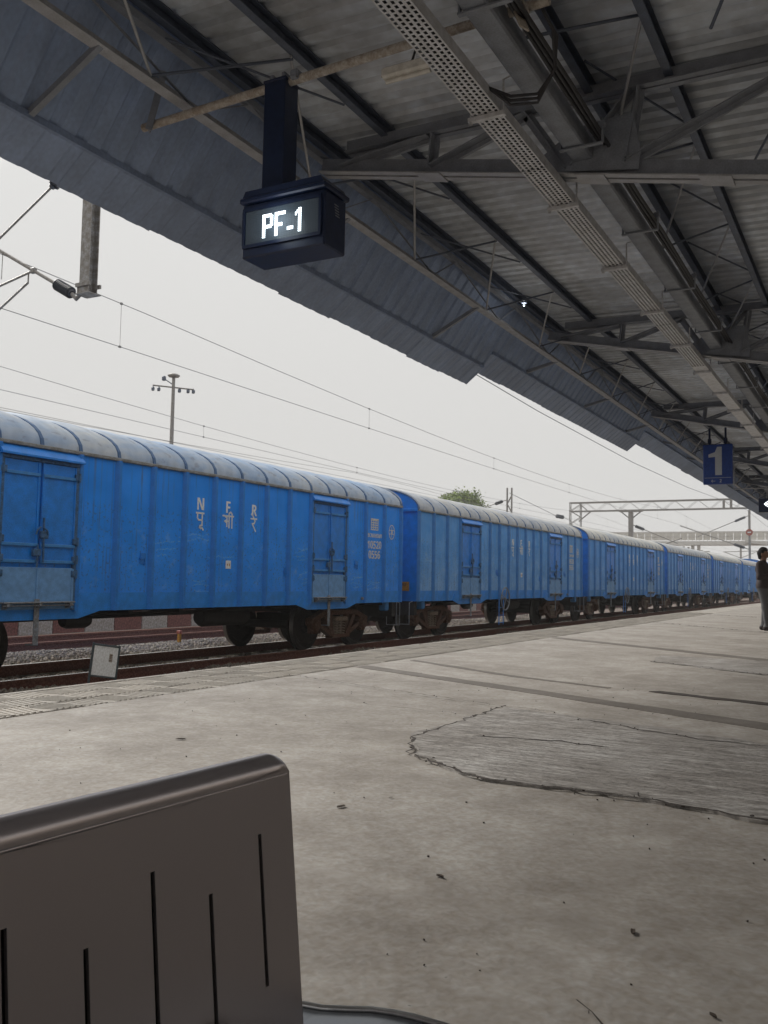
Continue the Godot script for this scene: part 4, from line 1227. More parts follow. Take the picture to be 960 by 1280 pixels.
# ---------------------------------------------------------------- background
func build_background() -> void:
	# floodlight pole on the opposite platform
	var lp := thing("floodlight_pole", "tall grey pole with a crossbar of small floodlights, behind the nearest wagon", "light pole", Vector3(-24.0, 0.07, -26.9))
	var p := MB.new(); p.tube([Vector3(0, 0, 0), Vector3(0, 4, 0), Vector3(0, 8.55, 0)], [0.11, 0.09, 0.06], 12); obj("pole", p, M.galv, lp)
	var cb := MB.new(); cb.tube([Vector3(-0.55, 8.14, 0.55), Vector3(0.55, 8.08, -0.55)], 0.03, 7); obj("crossbar", cb, M.galv, lp)
	var tp := MB.new(); tp.lathe([Vector2(0.001, 8.52), Vector2(0.20, 8.52), Vector2(0.24, 8.58), Vector2(0.16, 8.63), Vector2(0.001, 8.64)], 14); obj("top_lamp", tp, M.galv, lp)
	for k in [-0.98, -0.7, 0.3, 0.72, 0.98]:
		var f := MB.new(); f.bev(Vector3(k * 0.55, 8.0, -k * 0.55), Vector3(0.13, 0.15, 0.10), 0.03); f.tube([Vector3(k * 0.55, 8.05, -k * 0.55), Vector3(k * 0.55, 8.12, -k * 0.55)], 0.02, 6); obj("floodlight", f, M.steel_dark, lp)
	var sh := MB.new(); sh.tube([Vector3(0, 8.2, 0), Vector3(-0.15, 8.35, 0.2), Vector3(-0.22, 8.4, 0.25)], 0.02, 6); sh.bev(Vector3(-0.24, 8.43, 0.28), Vector3(0.14, 0.18, 0.14), 0.03); obj("horn_speaker", sh, M.steel_dark, lp)
	# lattice mast with its insulated stay
	var ms := thing("lattice_mast", "grey lattice overhead line mast with a dark insulator, right of the tree", "mast", Vector3(-23.3, GROUND, -61.4))
	var m := MB.new(); lattice_mast(m, Vector3.ZERO, 8.35, 0.34, 0.12); obj("mast_frame", m, M.galv, ms)
	var s := MB.new(); s.tube([Vector3(-0.2, 7.5, 0), Vector3(-3.2, 6.6, 0)], 0.03, 6); s.tube([Vector3(-0.2, 5.9, 0), Vector3(-3.2, 6.6, 0)], 0.035, 6); obj("bracket_tubes", s, M.galv, ms)
	var ii := MB.new(); insulator(ii, Vector3(-0.5, 7.41, 0), Vector3(-1.1, 7.22, 0), 0.13); obj("insulator", ii, M.insul, ms)
	# far portal over all tracks
	var pz := -84.0
	var po := thing("far_portal", "grey steel portal frame spanning the tracks above the third wagon's near end", "overhead line portal", Vector3(-25.3, GROUND, pz))
	var mm := MB.new(); lattice_mast(mm, Vector3(0, 0, 0), 9.2, 1.0, 0.4); obj("mast", mm, M.galv, po)
	var bm := MB.new()
	for y in [8.35, 9.15]:
		for zz in [-0.3, 0.3]: bm.box(Vector3(10.5, y, zz), Vector3(22, 0.11, 0.11))
	for i in 22:
		for zz in [-0.3, 0.3]: bm.bar(Vector3(i * 1.0, 8.35 if i % 2 == 0 else 9.15, zz), Vector3(i + 1.0, 9.15 if i % 2 == 0 else 8.35, zz), 0.05, 0.02)
	bm.bar(Vector3(0.4, 7.4, 0.3), Vector3(1.6, 8.35, 0.3), 0.1, 0.1); bm.bar(Vector3(0.4, 9.1, 0.3), Vector3(1.2, 8.4, 0.3), 0.08, 0.08)
	for x in [13.2, 13.8]: bm.box(Vector3(x, 8.75, 0.36), Vector3(0.2, 0.9, 0.08))
	obj("beam", bm, M.galv, po)
	var m2 := MB.new(); lattice_mast(m2, Vector3(21.0, 0, 0), 9.2, 1.0, 0.4); obj("mast", m2, M.galv, po)
	# floating insulator on the stay wire left of the portal
	var fi := MB.new(); insulator(fi, Vector3(-24.4, 6.55, -75.5), Vector3(-24.1, 6.5, -76.5), 0.17)
	fi.tube([Vector3(-23.3, 7.2, -61.4), Vector3(-24.4, 6.55, -75.5)], 0.02, 5); fi.tube([Vector3(-24.1, 6.5, -76.5), Vector3(-25.0, 6.3, -84.0)], 0.02, 5)
	tag(obj("stay_wire", fi, M.insul, self), "dark insulator on a thin stay wire just left of the portal mast", "insulator")
	# T-topped mast with two insulated cantilevers
	var tm := thing("t_topped_mast", "grey mast with a short T-shaped top below the portal beam", "mast", Vector3(-21.6, GROUND, -90.0))
	var t1 := MB.new(); t1.box(Vector3(0, 4.35, 0), Vector3(0.42, 8.7, 0.35)); obj("mast_post", t1, M.galv, tm)
	var t2 := MB.new(); t2.box(Vector3(0, 8.75, 0), Vector3(2.2, 0.14, 0.5)); t2.bar(Vector3(-0.95, 8.7, 0), Vector3(-0.2, 8.1, 0), 0.1, 0.1); t2.bar(Vector3(0.95, 8.7, 0), Vector3(0.2, 8.1, 0), 0.1, 0.1); obj("mast_head", t2, M.galv, tm)
	var t3 := MB.new(); t3.tube([Vector3(0.2, 7.4, 0), Vector3(4.4, 5.6, 0)], 0.045, 6); t3.tube([Vector3(0.4, 4.5, 0), Vector3(4.8, 6.1, 0)], 0.055, 6); obj("bracket_tubes", t3, M.galv, tm)
	var t4 := MB.new(); insulator(t4, Vector3(0.4, 7.3, 0), Vector3(1.3, 6.93, 0), 0.17); insulator(t4, Vector3(0.5, 4.55, 0), Vector3(1.4, 4.9, 0), 0.17); obj("insulator", t4, M.insul, tm)
	# mast with a red disc nearer the canopy end
	var dm := thing("disc_mast", "slim mast with a round red and white disc beside the canopy's far end", "mast", Vector3(-12.6, GROUND, -105.0))
	var d1 := MB.new(); d1.box(Vector3(0, 4.9, 0), Vector3(0.22, 9.8, 0.22)); obj("mast_post", d1, M.galv, dm)
	var d2 := MB.new(); d2.lathe([Vector2(0.001, -0.04), Vector2(0.36, -0.04), Vector2(0.36, 0.04), Vector2(0.001, 0.04)], 24, Transform3D(Basis(Vector3.RIGHT, Vector3(0, 0, 1), Vector3(0, -1, 0)), Vector3(0, 7.4, 0.2))); obj("disc", d2, M.red_block, dm)
	var d2b := MB.new(); d2b.box(Vector3(0, 7.4, 0.26), Vector3(0.34, 0.12, 0.02)); obj("disc_bar", d2b, M.white, dm)
	var d3 := MB.new(); d3.tube([Vector3(-0.1, 9.2, 0), Vector3(-5.3, 7.0, 0)], 0.045, 6); d3.tube([Vector3(-0.1, 5.6, 0), Vector3(-7.2, 8.2, 0)], 0.055, 6); obj("bracket_tubes", d3, M.galv, dm)
	var d4 := MB.new(); insulator(d4, Vector3(-0.4, 9.07, 0), Vector3(-1.5, 8.6, 0), 0.17); insulator(d4, Vector3(-0.5, 5.75, 0), Vector3(-1.6, 6.15, 0), 0.2); obj("insulator", d4, M.insul, dm)
	# footbridge
	var fb := thing("footbridge", "pale steel footbridge crossing all tracks in the far distance", "footbridge", Vector3(-20, 0, -132.0))
	var dk := MB.new(); dk.box(Vector3(0, 6.6, 0), Vector3(44, 0.5, 3.0)); obj("deck", dk, M.footbridge, fb)
	var rl := MB.new()
	for zz in [-1.5, 1.5]:
		rl.box(Vector3(0, 8.1, zz), Vector3(44, 0.16, 0.1)); rl.box(Vector3(0, 7.5, zz), Vector3(44, 0.06, 0.06))
		for i in 89: rl.box(Vector3(-22 + i * 0.5, 7.45, zz), Vector3(0.05, 1.25, 0.05))
	obj("railing", rl, M.footbridge, fb)
	for i in 45:
		var pn := MB.new(); pn.box(Vector3(-21.7 + i * 0.98, 7.5, 1.42), Vector3(0.9, 1.0, 0.02)); obj("railing_panel", pn, M.lamp_white, fb)
	for x in [-15.0, -14.0, -3.2, -2.4, 12.0]:
		var pr := MB.new(); pr.box(Vector3(x, 2.8, 0), Vector3(0.35, 7.2, 0.6)); obj("pier", pr, M.footbridge, fb)
	var lb := MB.new(); lb.prism(PackedVector2Array([Vector2(-1.5, 0), Vector2(3.0, -0.55), Vector2(3.0, -0.2), Vector2(-1.5, 0.4)]), 1.6, Transform3D(Basis.IDENTITY, Vector3(5.4, 6.6, 1.4))); obj("stair_flight", lb, M.footbridge, fb)
	# shelter roof behind the wagons
	var sr := thing("platform_shelter", "low pale shelter roof on the opposite platform, seen over the third wagon", "shelter", Vector3(-24.5, 0.07, -108.0))
	var r1 := MB.new(); r1.prism(PackedVector2Array([Vector2(-2.6, 5.0), Vector2(2.6, 5.0), Vector2(2.7, 5.25), Vector2(0, 5.95), Vector2(-2.7, 5.25)]), 16, Transform3D(Basis.IDENTITY, Vector3(0, 0, -12))); obj("roof", r1, M.galv, sr)
	for q in [[-2, 3], [2, 3], [-2, -10], [2, -10], [-2, -4], [2, -4]]:
		var ps := MB.new(); ps.box(Vector3(q[0], 2.5, q[1]), Vector3(0.2, 5, 0.2)); obj("post", ps, M.galv, sr)
	# faint masts far down the line
	var q := [[-27.0, -150.0, 7.6], [-30.5, -165.0, 8.3], [-22.5, -175.0, 8.6], [-17.4, -182.0, 8.0]]
	var ql := ["far faint T-shaped mast left of the thin post beyond the footbridge", "far faint mast with a bracket, at the foot of the footbridge's left stairs", "thin far post standing under the footbridge deck", "far faint mast just left of the standing person's head"]
	for i in 4:
		var fm := thing("distant_mast", ql[i], "mast", Vector3(q[i][0], GROUND, q[i][1]))
		var a := MB.new(); a.box(Vector3(0, q[i][2] / 2, 0), Vector3(0.3, q[i][2], 0.3)); obj("mast_post", a, M.galv, fm)
		var b := MB.new(); b.tube([Vector3(-3.0, q[i][2] - 0.9, 0), Vector3(3.2, q[i][2] - 0.7, 0)], 0.07, 5); b.tube([Vector3(0, q[i][2] - 2.0, 0), Vector3(2.8, q[i][2] - 0.8, 0)], 0.06, 5); b.tube([Vector3(0, q[i][2] - 2.0, 0), Vector3(-2.8, q[i][2] - 0.9, 0)], 0.06, 5); obj("bracket_tubes", b, M.galv, fm)
	build_tree(Vector3(-33.5, GROUND + 0.75, -76.0))
	# red and yellow marker post on the ballast
	var mk := thing("marker_post", "short red and yellow marker post on the ballast beyond the nearest wagon", "marker post", Vector3(-14.8, GROUND + 0.1, -17.1))
	mk.scale = Vector3.ONE * 0.62
	var k1 := MB.new(); k1.bev(Vector3(0, 0.2, 0), Vector3(0.12, 0.42, 0.12), 0.012); obj("post", k1, M.orange, mk)
	var k2 := MB.new(); k2.bev(Vector3(0, 0.45, 0), Vector3(0.16, 0.12, 0.16), 0.012); obj("cap", k2, M.red_block, mk)
	# distant low tree line and sheds that close the horizon
	var tl := MB.new()
	var f := fbm(77, 0.02, 4)
	var prev := Vector3.ZERO
	for i in 140:
		var x := -560.0 + i * 4.6
		var h := 5.2 + 4.0 * f.get_noise_2d(i * 5.0, 3) + rng.randf_range(-0.5, 0.5)
		tl.col = Color(0.05, 0.07, 0.035) * rng.randf_range(0.8, 1.2)
		tl.sphere(Vector3(x, h * 0.45 + GROUND, -620 + rng.randf_range(-20, 20)), Vector3(rng.randf_range(4, 7), h * 0.7, 4), 5)
	var to := obj("tree_line", tl, M.foliage, self)
	tag(to, "hazy line of trees along the horizon", "trees"); to.set_meta("kind", "stuff")

func build_tree(at: Vector3) -> void:
	var t := thing("tree", "green leafy tree whose crown shows above the second wagon's roof", "tree", at)
	var tk := MB.new()
	tk.tube([Vector3(0, 0, 0), Vector3(0.1, 2, 0.05), Vector3(0, 4.2, 0.1), Vector3(0.1, 6, 0)], [0.3, 0.22, 0.16, 0.08], 10)
	for i in 9:
		var a := TAU * i / 9.0 + 0.3
		tk.tube([Vector3(0, 3.2 + 0.3 * (i % 3), 0), Vector3(cos(a) * 0.9, 4.7, sin(a) * 0.9), Vector3(cos(a) * 1.9, 6.0 + 0.3 * (i % 2), sin(a) * 1.9)], [0.1, 0.06, 0.02], 6)
	obj("trunk", tk, M.bark, t)
	var cr := MB.new()
	var r := RandomNumberGenerator.new(); r.seed = 21
	for c in 150:
		var a := r.randf() * TAU; var el := r.randf_range(-0.2, 1.0) if c < 90 else r.randf_range(0.55, 1.0); var rr := pow(r.randf(), 0.4) if c < 90 else r.randf_range(0.55, 1.08)
		var ce := Vector3(cos(a) * 2.6 * rr * sqrt(1 - el * el * 0.9), 6.7 + el * 2.1 * rr, sin(a) * 2.6 * rr * sqrt(1 - el * el * 0.9))
		var tone := r.randf_range(0.75, 1.35)
		for l in 70:
			var p := ce + Vector3(r.randfn(0, 0.28), r.randfn(0, 0.22), r.randfn(0, 0.28))
			var b := Basis.from_euler(Vector3(r.randf() * TAU, r.randf() * TAU, r.randf() * TAU))
			var s := r.randf_range(0.08, 0.16)
			cr.col = Color(0.15, 0.20, 0.045) * tone * r.randf_range(0.8, 1.2); cr.col.a = 1
			cr.quad(p - b.x * s, p + b.y * s * 0.5, p + b.x * s, p - b.y * s * 0.5)
	obj("crown", cr, M.foliage, t)

# ---------------------------------------------------------------- signs
func build_signs() -> void:
	# hanging LED platform display
	var ld := thing("led_platform_sign", "navy hanging LED display reading PF-1 in white dots on a square post", "LED sign", Vector3(-3.55, 3.15, -5.14))
	var h := MB.new()
	h.bev(Vector3(0, 0.19, 0), Vector3(0.68, 0.38, 0.27), 0.010)
	obj("housing", h, M.navy, ld)
	var hd := MB.new(); hd.bev(Vector3(0.0, 0.405, 0.0), Vector3(0.71, 0.04, 0.32), 0.010); hd.prism(PackedVector2Array([Vector2(-0.35, 0.38), Vector2(0.35, 0.38), Vector2(0.31, 0.46), Vector2(-0.31, 0.46)]), 0.30, Transform3D(Basis.IDENTITY, Vector3(0, 0.01, -0.15))); obj("hood", hd, M.navy, ld)
	var sc := MB.new(); sc.box(Vector3(-0.005, 0.205, 0.1385), Vector3(0.60, 0.235, 0.007)); var scr := obj("screen", sc, M.screen, ld)
	var fr := MB.new()
	for y in [0.075, 0.335]: fr.box(Vector3(-0.005, y, 0.143), Vector3(0.64, 0.022, 0.018))
	for x in [-0.318, 0.308]: fr.box(Vector3(x, 0.205, 0.143), Vector3(0.020, 0.238, 0.018))
	obj("screen_frame", fr, M.navy, ld)
	var rows := [
		"1111110.1111111......0011",
		"1111111.1111111......0111",
		"1100011.1100000......1111",
		"1100011.1100000......1011",
		"1100011.1100000......0011",
		"1100011.1100000......0011",
		"1111111.1111100......0011",
		"1111110.1111100......0011",
		"1100000.1100000......0011",
		"1100000.1100000.1111.0011",
		"1100000.1100000.1111.0011",
		"1100000.1100000......0011",
		"1100000.1100000......0011"]
	var dots := MB.new(); var off := MB.new()
	var px0 := -0.155; var st := 0.0128
	for y in range(-3, 16):
		for x in range(-10, 36):
			var on: bool = y >= 0 and y < 13 and x >= 0 and x < 25 and rows[y][x] == "1"
			var p := Vector3(px0 + x * 0.0128, 0.275 - y * st, 0.1435)
			if on: dots.box(p, Vector3(0.0082, 0.0082, 0.004))
			elif x % 1 == 0: off.box(p, Vector3(0.005, 0.005, 0.002))
	obj("lit_dots", dots, M.led, scr); obj("unlit_dots", off, M.steel_dark, scr)
	var ps := MB.new(); ps.bev(Vector3(-0.15, 0.85, -0.02), Vector3(0.18, 0.86, 0.17), 0.008); ps.bev(Vector3(-0.15, 1.285, -0.02), Vector3(0.19, 0.02, 0.18), 0.004); obj("post", ps, M.navy, ld)
	var vt := MB.new(); 
	for i in 5: vt.box(Vector3(0.3415, 0.24 + i * 0.018, -0.02 + 0.004 * i), Vector3(0.005, 0.006, 0.05))
	obj("side_vent", vt, M.steel, ld)
	var lt := OmniLight3D.new(); lt.name = "led_light"; lt.light_energy = 0.02; lt.light_color = Color(0.93, 0.98, 1); lt.omni_range = 20; lt.omni_attenuation = 2; lt.shadow_enabled = true; lt.light_size = 0.15; lt.position = Vector3(-0.02, 0.2, 0.22); ld.add_child(lt)
	# carrying pipe with its hanger
	var cp := thing("carrying_pipe", "pale horizontal pipe that carries the hanging display, strapped to the roof steel", "pipe", Vector3(0, 0, -5.14))
	var c1 := MB.new(); c1.tube([Vector3(-4.98, 4.40, 0), Vector3(-1.72, 4.47, 0)], 0.032, 10); obj("pipe", c1, M.conduit, cp)
	var c2 := MB.new(); c2.bar(Vector3(-4.80, 4.80, -0.02), Vector3(-4.88, 4.33, 0.04), 0.05, 0.012); c2.bar(Vector3(-4.78, 4.80, 0.01), Vector3(-4.86, 4.33, 0.07), 0.012, 0.05); obj("hanger", c2, M.steel, cp)
	var c3 := MB.new(); c3.bar(Vector3(-1.98, 4.62, 0.03), Vector3(-1.86, 4.30, 0.05), 0.09, 0.012, Vector3(1, 0, 0.3)); c3.tube([Vector3(-1.97, 4.5, 0.03), Vector3(-1.86, 4.46, 0.1), Vector3(-1.84, 4.40, 0.03)], 0.010, 6); obj("strap", c3, M.conduit, cp)
	var c4 := MB.new()
	for x in [-3.64, -3.74]: c4.bev(Vector3(x, 4.44, 0), Vector3(0.035, 0.10, 0.10), 0.008)
	c4.bev(Vector3(-3.55, 4.45, 0.01), Vector3(0.07, 0.07, 0.09), 0.012)
	obj("clamp", c4, M.steel, cp)
	# platform number board
	var nb := thing("platform_number_board", "blue hanging board with a large white numeral 1", "sign", Vector3(-3.30, 3.24, -22.0))
	var b := MB.new(); b.bev(Vector3(0, 0.46, 0), Vector3(0.64, 0.92, 0.09), 0.012); obj("board", b, M.sign_blue, nb)
	var one := MB.new()
	one.prism(PackedVector2Array([Vector2(-0.055, 0.21), Vector2(0.09, 0.21), Vector2(0.09, 0.86), Vector2(-0.01, 0.86), Vector2(-0.06, 0.74), Vector2(-0.20, 0.69), Vector2(-0.20, 0.62), Vector2(-0.055, 0.63)]), 0.004, Transform3D(Basis.IDENTITY, Vector3(0, 0, 0.0445)))
	obj("numeral", one, M.sign_white, nb)
	var ln := MB.new(); ln.box(Vector3(0, 0.15, 0.047), Vector3(0.58, 0.008, 0.004))
	ln.box(Vector3(-0.1, 0.075, 0.047), Vector3(0.09, 0.012, 0.004)); ln.bar(Vector3(-0.14, 0.075, 0.047), Vector3(-0.11, 0.105, 0.047), 0.012, 0.004, Vector3(0, 0, 1)); ln.bar(Vector3(-0.14, 0.075, 0.047), Vector3(-0.11, 0.045, 0.047), 0.012, 0.004, Vector3(0, 0, 1))
	obj("arrow_line", ln, M.sign_white, nb)
	text("2", 0.07, nb, "small_numeral", M.sign_white, Vector3(0.06, 0.075, 0.0465), Basis.IDENTITY)
	for x in [-0.18, 0.17]:
		var hk := MB.new(); hk.tube([Vector3(x, 0.92, 0), Vector3(x, 1.30, 0)], 0.025, 7); hk.bev(Vector3(x, 1.0, 0), Vector3(0.08, 0.12, 0.06), 0.01); obj("hanger", hk, M.navy, nb)
	# second LED display farther on, cut by the picture edge
	var l2 := thing("led_arrow_display", "small dark LED display with white lit marks, hanging by the right edge", "LED sign", Vector3(-2.95, 3.18, -30.0))
	var q1 := MB.new(); q1.bev(Vector3(0, 0.2, 0), Vector3(0.75, 0.42, 0.2), 0.01); obj("housing", q1, M.navy, l2)
	var q2 := MB.new()
	for p in [[-0.2, 0.0], [-0.16, 0.04], [-0.16, 0.0], [-0.16, -0.04], [-0.12, 0.07], [-0.12, 0.0], [-0.12, -0.07], [-0.04, 0.05], [-0.04, 0.0], [-0.04, -0.05], [0.0, 0.05], [0.04, 0.0], [0.0, -0.05], [0.12, 0.05], [0.12, 0.0], [0.12, -0.05]]: q2.box(Vector3(p[0], 0.24 + p[1], 0.103), Vector3(0.026, 0.026, 0.006))
	obj("lit_dots", q2, M.led, l2)
	var q3 := MB.new(); q3.tube([Vector3(-0.14, 0.4, 0), Vector3(-0.14, 0.72, 0), Vector3(0.6, 0.72, 0)], 0.02, 6); q3.tube([Vector3(-1.1, 0.74, 0), Vector3(0.6, 0.72, 0)], 0.02, 6); q3.tube([Vector3(0.5, 0.72, 0), Vector3(0.5, 1.6, 0)], 0.02, 6); q3.tube([Vector3(-1.08, 0.74, 0), Vector3(-1.08, 1.7, 0)], 0.015, 6); obj("frame", q3, M.steel_pale, l2)
	# leaning white board beside the track
	var wb := thing("white_notice_board", "small white leaning board in a dark frame at the platform edge by the rails", "notice board", Vector3(-8.9, GROUND + 0.02, -8.78))
	wb.rotation = Vector3(0.0, deg_to_rad(62), 0); wb.scale = Vector3(0.64, 0.82, 0.8)
	var W := Basis(Vector3(0, 0, 1), deg_to_rad(-7.0))
	var n1 := MB.new(); n1.bev(W * Vector3(0, 0.72, 0), Vector3(0.50, 0.46, 0.02), 0.004, W); obj("panel", n1, M.board, wb)
	var n2 := MB.new()
	for x in [-0.265, 0.265]: n2.bev(W * Vector3(x, 0.48, 0), Vector3(0.04, 1.02, 0.035), 0.004, W)
	n2.bev(W * Vector3(0, 0.965, 0), Vector3(0.55, 0.03, 0.035), 0.004, W); n2.bev(W * Vector3(0, 0.475, 0), Vector3(0.50, 0.025, 0.035), 0.004, W)
	obj("frame", n2, M.board_frame, wb)
	var n3 := MB.new(); n3.box(W * Vector3(0.11, 0.78, 0.0115), Vector3(0.07, 0.13, 0.003), W); obj("printed_mark", n3, M.conduit, wb)
	for i in 4:
		var n4 := MB.new(); n4.box(W * Vector3(0.11, 0.825 - i * 0.028, 0.0145), Vector3(0.055, 0.009, 0.003), W); obj("print_line", n4, M.bogie, wb)

# ---------------------------------------------------------------- roof fittings
func build_roof_fittings() -> void:
	# perforated cable tray
	var ct := thing("cable_tray", "long pale perforated steel cable tray hanging under the roof trusses", "cable tray")
	var z0 := 3.0
	var X := -2.33; var Y := 4.13
	var seg := 2.4
	for s in 22:
		var m := MB.new()
		var za := z0 - s * seg
		var n := int(seg / 0.03)
		if za - seg < -15.5 or za > 0.5:
			m.quad(Vector3(X - 0.095, Y, za), Vector3(X - 0.095, Y, za - seg), Vector3(X + 0.095, Y, za - seg), Vector3(X + 0.095, Y, za))
		else:
			# bottom with slotted holes: strips between rows, bridges between slots
			var nr := int(seg / 0.045)
			var lanes := 5
			var lw := 0.19 / lanes
			for i in nr:
				var zz := za - i * 0.045
				for l in lanes:
					var xa := X - 0.095 + l * lw
					var sh := 0.0 if l % 2 == 0 else 0.0225
					var z1 := zz - sh
					# lane cell: hole 0.026 long, 0.02 wide, in a 0.045 x 0.038 cell
					m.quad(Vector3(xa, Y, z1), Vector3(xa, Y, z1 - 0.017), Vector3(xa + lw, Y, z1 - 0.017), Vector3(xa + lw, Y, z1))
					m.quad(Vector3(xa, Y, z1 - 0.017), Vector3(xa, Y, z1 - 0.045), Vector3(xa + lw * 0.24, Y, z1 - 0.045), Vector3(xa + lw * 0.24, Y, z1 - 0.017))
					m.quad(Vector3(xa + lw * 0.76, Y, z1 - 0.017), Vector3(xa + lw * 0.76, Y, z1 - 0.045), Vector3(xa + lw, Y, z1 - 0.045), Vector3(xa + lw, Y, z1 - 0.017))
		for q in [-1.0, 1.0]:
			m.box(Vector3(X + q * 0.0965, Y + 0.04, za - seg / 2), Vector3(0.003, 0.08, seg - 0.012))
			m.box(Vector3(X + q * 0.089, Y + 0.081, za - seg / 2), Vector3(0.018, 0.003, seg - 0.012))
		obj("tray_section", m, M.tray, ct)
		var cb := MB.new()
		for k in 4: cb.tube([Vector3(X - 0.06 + k * 0.037, Y + 0.022 + 0.006 * (k % 2), za), Vector3(X - 0.05 + k * 0.035, Y + 0.02, za - seg * 0.5), Vector3(X - 0.06 + k * 0.037, Y + 0.022 + 0.006 * (k % 2), za - seg)], 0.014, 6, false)
		obj("cable", cb, M.cable, ct)
	for i in 30:
		var z := 1.15 - i * 1.7
		var hg := MB.new()
		hg.box(Vector3(X, Y - 0.018, z), Vector3(0.27, 0.03, 0.035))
		hg.tube([Vector3(X + 0.118, Y - 0.03, z), Vector3(X + 0.118, Y + 0.22, z), Vector3(X + 0.2, Y + 0.24, z)], 0.008, 6)
		hg.tube([Vector3(X - 0.118, Y - 0.03, z), Vector3(X - 0.118, Y + 0.06, z)], 0.008, 6)
		hg.lathe([Vector2(0.016, -0.045), Vector2(0.016, -0.03)], 6, Transform3D(Basis.IDENTITY, Vector3(X - 0.118, Y, z)))
		obj("hanger", hg, M.tray, ct)
	# cables strapped along the box beam
	var cc := thing("cable_run", "dark bundle of cables strapped along the roof's box beam", "cables")
	for k in 3:
		var m := MB.new()
		var pts := []
		for i in 60: pts.append(Vector3(-1.92 + 0.035 * k, 4.42 - 0.012 * k - 0.012 * sin(i * 2.1 + k), 4 - i * 1.0))
		m.tube(pts, 0.017, 6); obj("cable", m, M.cable, cc)
	for i in 34:
		var cl := MB.new()
		var z := 3.0 - i * 1.95
		cl.box(Vector3(-2.0, 4.307, z), Vector3(0.34, 0.012, 0.035)); cl.box(Vector3(-1.83, 4.40, z), Vector3(0.012, 0.18, 0.035)); cl.box(Vector3(-2.16, 4.40, z), Vector3(0.012, 0.18, 0.035)); cl.bev(Vector3(-1.84, 4.45, z), Vector3(0.06, 0.05, 0.05), 0.01)
		obj("clamp", cl, M.steel, cc)
	# looping cable between tray and beam
	var lp := MB.new()
	for k in 3:
		lp.tube([Vector3(-2.24, 4.20, -5.45), Vector3(-2.12, 4.16 - 0.03 * k, -5.55), Vector3(-1.95, 4.16 - 0.03 * k, -5.6), Vector3(-1.80, 4.24, -5.5), Vector3(-1.74, 4.36, -5.35 + 0.04 * k), Vector3(-1.80, 4.5, -5.2)], 0.010, 6)
	tag(obj("cable_loop", lp, M.cable, self), "dark cables looping from the perforated tray to the roof's box beam", "cables")
	# fluorescent batten below the carrying pipe
	var bt := thing("lamp_batten", "pale unlit tube lamp batten hanging beside the perforated cable tray", "lamp", Vector3(-2.63, 4.22, -5.05))
	var b1 := MB.new(); b1.bev(Vector3(0, 0, 0), Vector3(0.36, 0.07, 0.09), 0.012); obj("housing", b1, M.lamp_white, bt)
	var b2 := MB.new(); b2.tube([Vector3(-0.16, -0.045, 0), Vector3(0.16, -0.045, 0)], 0.016, 8); obj("tube", b2, M.lamp_white, bt)
	var b3 := MB.new(); b3.tube([Vector3(0.02, 0.03, 0), Vector3(0.02, 0.2, -0.08)], 0.008, 6); obj("wire_tie", b3, M.cable, bt)
	# small lit lamp in the dark beyond the second truss
	var sl := MB.new(); sl.sphere(Vector3(0, 0, 0), Vector3(0.012, 0.012, 0.012), 6)
	var slo := thing("small_lamp", "tiny bright lamp in the dark corner under the roof by the edge girder", "lamp", Vector3(-4.30, 4.745, -11.83))
	obj("bulb", sl, M.led, slo)
	var sb := MB.new(); sb.bev(Vector3(0, 0.06, 0), Vector3(0.08, 0.06, 0.08), 0.01); obj("base", sb, M.steel_dark, slo)
	var ol := OmniLight3D.new(); ol.name = "bulb_light"; ol.light_energy = 0.01; ol.omni_range = 20; ol.omni_attenuation = 2; ol.shadow_enabled = true; ol.light_size = 0.03; slo.add_child(ol)

